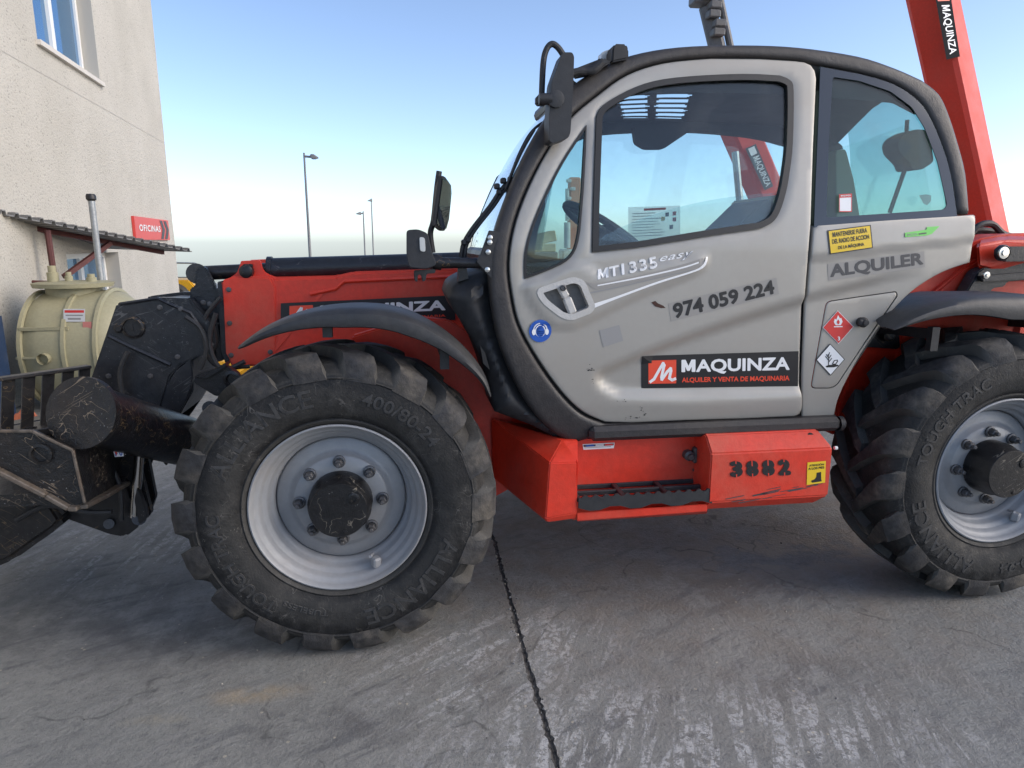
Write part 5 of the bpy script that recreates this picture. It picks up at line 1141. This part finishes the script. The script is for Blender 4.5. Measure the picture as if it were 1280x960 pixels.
# ------------------------------------------------------------------ lamp posts
M['pole'] = flat('grey_lamp_pole', (.22, .22, .22), .5, .3); M['head'] = flat('lamp_head', (.30, .29, .27), .5)
def street_lamp(px, py, Y, label, hx):
    p = P3(px, py, Y); t = thing('street_lamp', label, 'lamp post', (p.x, Y, 0), 'lamp posts beyond the yard')
    k = (P3(px, py, Y) - CAM).length / 850.
    mb = MB(); mb.tube([(p.x, Y, -(.012 if Y < 25 else .30 + .06 * (Y - 32)) - .1), (p.x, Y, p.z)], [.06, .035], 10); mb.build('pole', M['pole'], t)
    hp = p + Vector((hx * .5, 0, -.14)); mb = MB(); mb.tube([p + Vector((0, 0, -.12)), hp], .04, 8); mb.build('arm', M['pole'], t)
    mb = MB(); mb.hull([hp + Vector((x, y, z)) * .55 for x, y, z in ((-.12, -.1, .14), (-.12, .1, .14), (.12, -.2, .20), (.12, .2, .20), (.50 * (1 if hx > 0 else -1), -.18, -.05), (.5 * (1 if hx > 0 else -1), .18, -.05), (.15, -.2, -.16), (.15, .2, -.16), (-.05, -.12, -.1), (-.05, .12, -.1))], 0, .03); mb.build('lamp_head', M['head'], t)
street_lamp(380, 191, 24, 'tallest lamp post in the picture with its head turned right', .5)
street_lamp(454, 264, 40, 'lamp post with head turned left, the shorter of the close pair', -.4)
street_lamp(464, 248, 46, 'thin distant lamp post, the taller of the close pair', -.02)

# ------------------------------------------------------------------ red telescopic cranes behind
def slab_along(mb, p, q, w, h, mi=0, bev=.03): mb.beam(p, q, w, h, mi, bev)
M['steelgrey'] = paint('grey_machine_steel', (.12, .12, .12), .5, amount=.4)
def wheels_base(t, c, L, Wd, r_, mat):
    mb = MB(); mb.box((c[0], c[1], r_ + .25), (L, Wd * .8, .5), 0, .08); mb.box((c[0] + L * .1, c[1], r_ + .75), (L * .5, Wd * .6, .5), 0, .08); mb.build('chassis', mat, t)
    for sx in (-1, 1):
        for sy in (-1, 1):
            mb = MB(); mb.lathe([(.0, -.12), (r_ * .55, -.14), (r_ * .6, -.16), (r_ * .92, -.16), (r_, -.1), (r_, .1), (r_ * .92, .16), (r_ * .55, .14), (0, .12)], c=(c[0] + sx * L * .36, c[1] + sy * Wd * .42, r_), n=28); mb.build('wheel', M['rubber'], t)
RY = 6.5
lb, lt = P3(1206, 300, RY), P3(1137, 0, RY); rb_, rt_ = P3(1257, 300, RY), P3(1195, 0, RY)
cb, ct = (lb + rb_) / 2, (lt + rt_) / 2; dv = (ct - cb).normalized()
T1 = thing('boom_crane', 'tall red telescopic boom rising behind the cab at the right', 'crane', (cb.x, RY, 0))
wB, wT = (rb_ - lb).length * .80, (rt_ - lt).length * .80
side = dv.cross(Vector((0, 1, 0))).normalized()
if side.x < 0: side = -side
rot = Matrix.Rotation(R(28), 3, dv); s1 = rot @ side; s2 = rot @ Vector((0, 1, 0)); s2 = (s2 - dv * s2.dot(dv)).normalized()
mb = MB(); pb, pt2 = cb - dv * 1.6, ct + dv * 2.5
vs = []
for p, w in ((pb, wB * 1.0), (pt2, wT * .97)):
    for a_, b2 in ((-.5, -.32), (-.42, -.42), (.42, -.42), (.5, -.32), (.5, .32), (.42, .42), (-.42, .42), (-.5, .32)): vs.append(p + s1 * (w * a_) + s2 * (w * b2))
mb.hull(vs); mb.build('boom', M['red_far'], T1, 15)
mb = MB(); pe = s1 * (wT * .52) + s2 * (wT * .0); mb.tube([pb + pe, pt2 + pe], .02, 8)
mb.build('boom_pipe', M['galv'], T1); wheels_base(T1, (cb.x + .3, RY + .3), 3.4, 2.2, .5, M['red_far'])
class BoomSurf:
    n = -s2
    def hit(s, u, v_):
        w = wT; return ct + dv * (.30 - 1.0 * v_ * 1.0) + s1 * (w * (.02 + .34 * (u))) - s2 * (w * .425)
def pr_px(p): r_ = p - CAM; z = r_.dot(_fw); return 640 + F_PX * r_.dot(_rt) / z, 480 - F_PX * r_.dot(_up) / z
class BoomFace:                                   # nearest long face of the boom
    n = -s2
    def hit(s, px, py): return PlaneN(ct - s2 * (wT * .425), -s2).hit(px, py)
D = Decal(BoomFace(), [(1166, -14), (1186, -14), (1199, 71), (1182, 75)], .01); D.grid(flat('sign_black', (.012, .012, .014), .9, 0, .1), 0, nu=2, nv=6)
D.grid(M['pred'], 1, .12, .02, .88, .18, 1, 1)
Vt, Ft, _ = text_mesh('MAQUINZA', bold=.012); D.mb.add([D.pt(.82 - .62 * b2, .24 + .70 * a_, 1) for a_, b2 in Vt], Ft, D.mi(M['white'])); D.build('boom_sign', T1)
# second machine, seen through the door window with its tip above the roof
QY = 9.0
T2 = thing('boom_crane', 'red boom seen through the door window, its dark jib tip above the cab roof', 'crane', (P3(950, 300, QY).x, QY, 0))
pA, pB, pC = P3(966, 262, QY), P3(918, 150, QY), P3(884, 8, QY + .3)
mb = MB(); mb.beam(pA - (pB - pA).normalized() * .6, pB, .5, .46, 0, .04, up=Vector((1, 0, 0))); mb.build('boom', M['red_far'], T2)
mb = MB(); mb.beam(pB, pC, .26, .26, 0, .03); mb.tube([pB + Vector((.22, 0, 0)), pC + Vector((.16, 0, .3))], .06, 10); dn = (pC - pB).normalized()
for k in range(5): mb.box(pC - dn * (.15 * k) + Vector((-.05 + .06 * (k % 2), -.15, .1)), (.2, .2, .12), 0, .02)
mb.box(pC + Vector((-.08, 0, .1)), (.4, .3, .2), 0, .03); mb.build('jib', M['steelgrey'], T2)
mb = MB(); mb.tube([P3(925, 255, QY - .4), P3(919, 190, QY - .3)], .06, 10); mb.tube([P3(927, 275, QY - .4), P3(925, 250, QY - .4)], .1, 10); mb.build('lift_cylinder', M['galv'], T2)
wheels_base(T2, (pA.x + .3, QY + .2), 3.0, 2.0, .45, M['red_far'])
D = Decal(PlaneY(QY - .29), [(931, 186), (944, 180), (966, 233), (955, 238)], .02); D.grid(M['dkgrey'], 0); D.grid(M['white'], 1, .2, .03, .8, .2, 1, 1)
D.mb.add([D.pt(.86 - .7 * b2, .25 + .70 * a_, 1) for a_, b2 in Vt], Ft, D.mi(M['white'])); D.build('boom_sign', T2)
# orange folded lift seen through the quarter window
OY = 8.0
T3 = thing('boom_lift', 'orange folded work lift seen through the front quarter window', 'boom lift', (P3(722, 320, OY).x, OY, 0))
M['orange'] = paint('orange_lift_paint', (.62, .20, .06), .5, (.3, .2, .12), .35, .5, (.1, .08, .06)); M['whitesteel'] = paint('white_steel', (.6, .58, .54), .45, amount=.4)
mb = MB(); a_, b2 = P3(716, 325, OY), P3(716, 222, OY); mb.beam((a_.x, OY, a_.z - .3), (a_.x + .0, OY, b2.z), .16, .17, 0, .02); mb.build('boom', M['orange'], T3)
mb = MB(); c_, d_ = P3(727, 325, OY + .2), P3(727, 240, OY + .2); mb.beam((c_.x, OY + .2, c_.z - .3), (c_.x, OY + .2, d_.z), .14, .2, 0, .02); mb.build('upper_arm', M['orange'], T3)
mb = MB(); e_ = P3(710, 250, OY - .1); mb.tube([P3(709, 276, OY - .1), P3(709, 236, OY - .1)], .03, 10)
for k, py in enumerate((226, 236, 248, 258, 272)): mb.box(P3(711 + 5 * (k % 2), py, OY - .12), (.07, .07, .05), 0, .01)
mb.build('link', M['whitesteel'], T3)
mb = MB(); mb.tube([P3(709, 310, OY - .12), P3(709, 278, OY - .12)], .05, 12); mb.box(P3(714, 318, OY), (.34, .3, .16), 0, .02); mb.build('lift_cylinder', M['whitesteel'], T3)
wheels_base(T3, (a_.x + .3, OY + .3), 2.2, 1.5, .38, M['orange'])
# concrete blocks seen through the same pane
BKY = 6.6
M['block'] = paint('beige_block', (.50, .40, .22), .8, (.4, .33, .2), .4, 0)
p = P3(686, 308, BKY); k_ = .0105
zb_ = P3(682, 324, BKY).z; zt_ = P3(682, 315, BKY).z
mb = MB(); mb.box((P3(683, 320, BKY).x, BKY + .3, zt_ / 2 + .1), (.34, .5, zt_ - .2), 0, .015); bk1 = mb.build('packing_case', M['steelgrey'], None); tag(bk1, 'dark machinery case carrying two beige blocks behind the cab', 'case')
zc0 = bk1.data.vertices[0].co.z; ztop = max(v_.co.z for v_ in bk1.data.vertices)
mb = MB(); mb.box((P3(683, 320, BKY).x, BKY + .3, ztop + .055), (.30, .4, .11), 0, .01); bk2 = mb.build('beige_block', M['block'], None); tag(bk2, 'lower square beige block seen through the quarter pane', 'block', 'beige blocks')
mb = MB(); mb.box((P3(684, 305, BKY).x, BKY + .3, ztop + .185), (.30, .36, .14), 0, .01, Matrix.Rotation(R(-12), 3, 'Y')); bk3 = mb.build('beige_block', M['block'], None); tag(bk3, 'upper tilted beige block seen through the quarter pane', 'block', 'beige blocks')

# ------------------------------------------------------------------ yellow machines between the building and the boom
M['yellow_p'] = paint('yellow_machine_paint', (.75, .40, .02), .45, (.35, .22, .06), .35, .4)
YL = 13.5; p = P3(236, 352, YL)
T4 = thing('access_platform', 'yellow access platform with a guard rail beside the building corner', 'platform', (p.x - .6, YL, 0))
x1_ = P3(246, 350, YL).x; zt_ = P3(236, 350, YL).z
mb = MB(); mb.prism([(x1_ - 2.4, .5), (x1_, .5), (x1_, zt_ - .22), (x1_ - .16, zt_), (x1_ - 2.4, zt_)], YL, YL + 1.2, 0, .03); mb.build('body', M['yellow_p'], T4)
mb = MB(); z1_, z2_ = P3(230, 329, YL).z, P3(230, 347, YL).z; xr = P3(238, 335, YL).x
mb.tube(smooth([(xr, YL + .1, zt_ - .1), (xr, YL + .1, z1_ - .08), (xr - .08, YL + .1, z1_), (xr - 2.2, YL + .1, z1_)], 5), .018, 8); mb.tube([(xr, YL + .1, z2_), (xr - 2.2, YL + .1, z2_)], .014, 8); mb.build('guard_rail', M['galv'], T4)
for x_ in (x1_ - .5, x1_ - 1.9): mb = MB(); mb.lathe([(0, -.1), (.3, -.12), (.36, -.06), (.36, .1), (0, .12)], c=(x_, YL, .36), n=24); mb.build('wheel', M['rubber'], T4)
YM = 5.6
T5 = thing('yellow_attachment', 'yellow machine frame with holes lying on the ground behind the boom head', 'attachment', tuple(P3(268, 478, YM))[:2] + (0,))
mb = MB(); mb.prism(XZ([(236, 482), (238, 452), (252, 446), (262, 452), (284, 452), (300, 458), (300, 466), (262, 464), (252, 472), (250, 484)], YM), YM, YM + .5, 0, .01); mb.box((P3(285, 470, YM).x, YM + .6, .06), (1.0, .3, .12), 0, .01); mb.build('frame', M['yellow_p'], T5)
for q in ((258, 459), (267, 459), (276, 459)): c_ = P3(*q, YM); mb = MB(); mb.lathe([(.028, 0), (.028, -.006), (0, -.006)], c=(c_.x, YM - .002, c_.z), n=12); mb.build('frame_hole', M['rubber_seal'], T5)
mb = MB(); mb.tube([P3(250, 446, YM - .05), P3(268, 442, YM - .05)], .035, 10); mb.build('cylinder', M['orange'], T5)
# clutter beside the tank
mb = MB(); p = P3(18, 505, 3.2); mb.hull([(p.x + dx, 3.3 + dy, z) for dx, dy, z in ((-.18, -.1, 0), (.16, -.1, 0), (.1, .2, 0), (-.12, .2, 0), (-.10, 0, .26), (.06, 0, .30), (.0, .1, .28))], 0, .03, 2); tag(mb.build('orange_bucket', paint('orange_plastic', (.45, .11, .04), .6), None), 'small orange container on the ground seen between the guard bars', 'container')
print('objects', len(bpy.data.objects), 'tris', sum(len(o.data.polygons) for o in bpy.data.objects if o.type == 'MESH'))
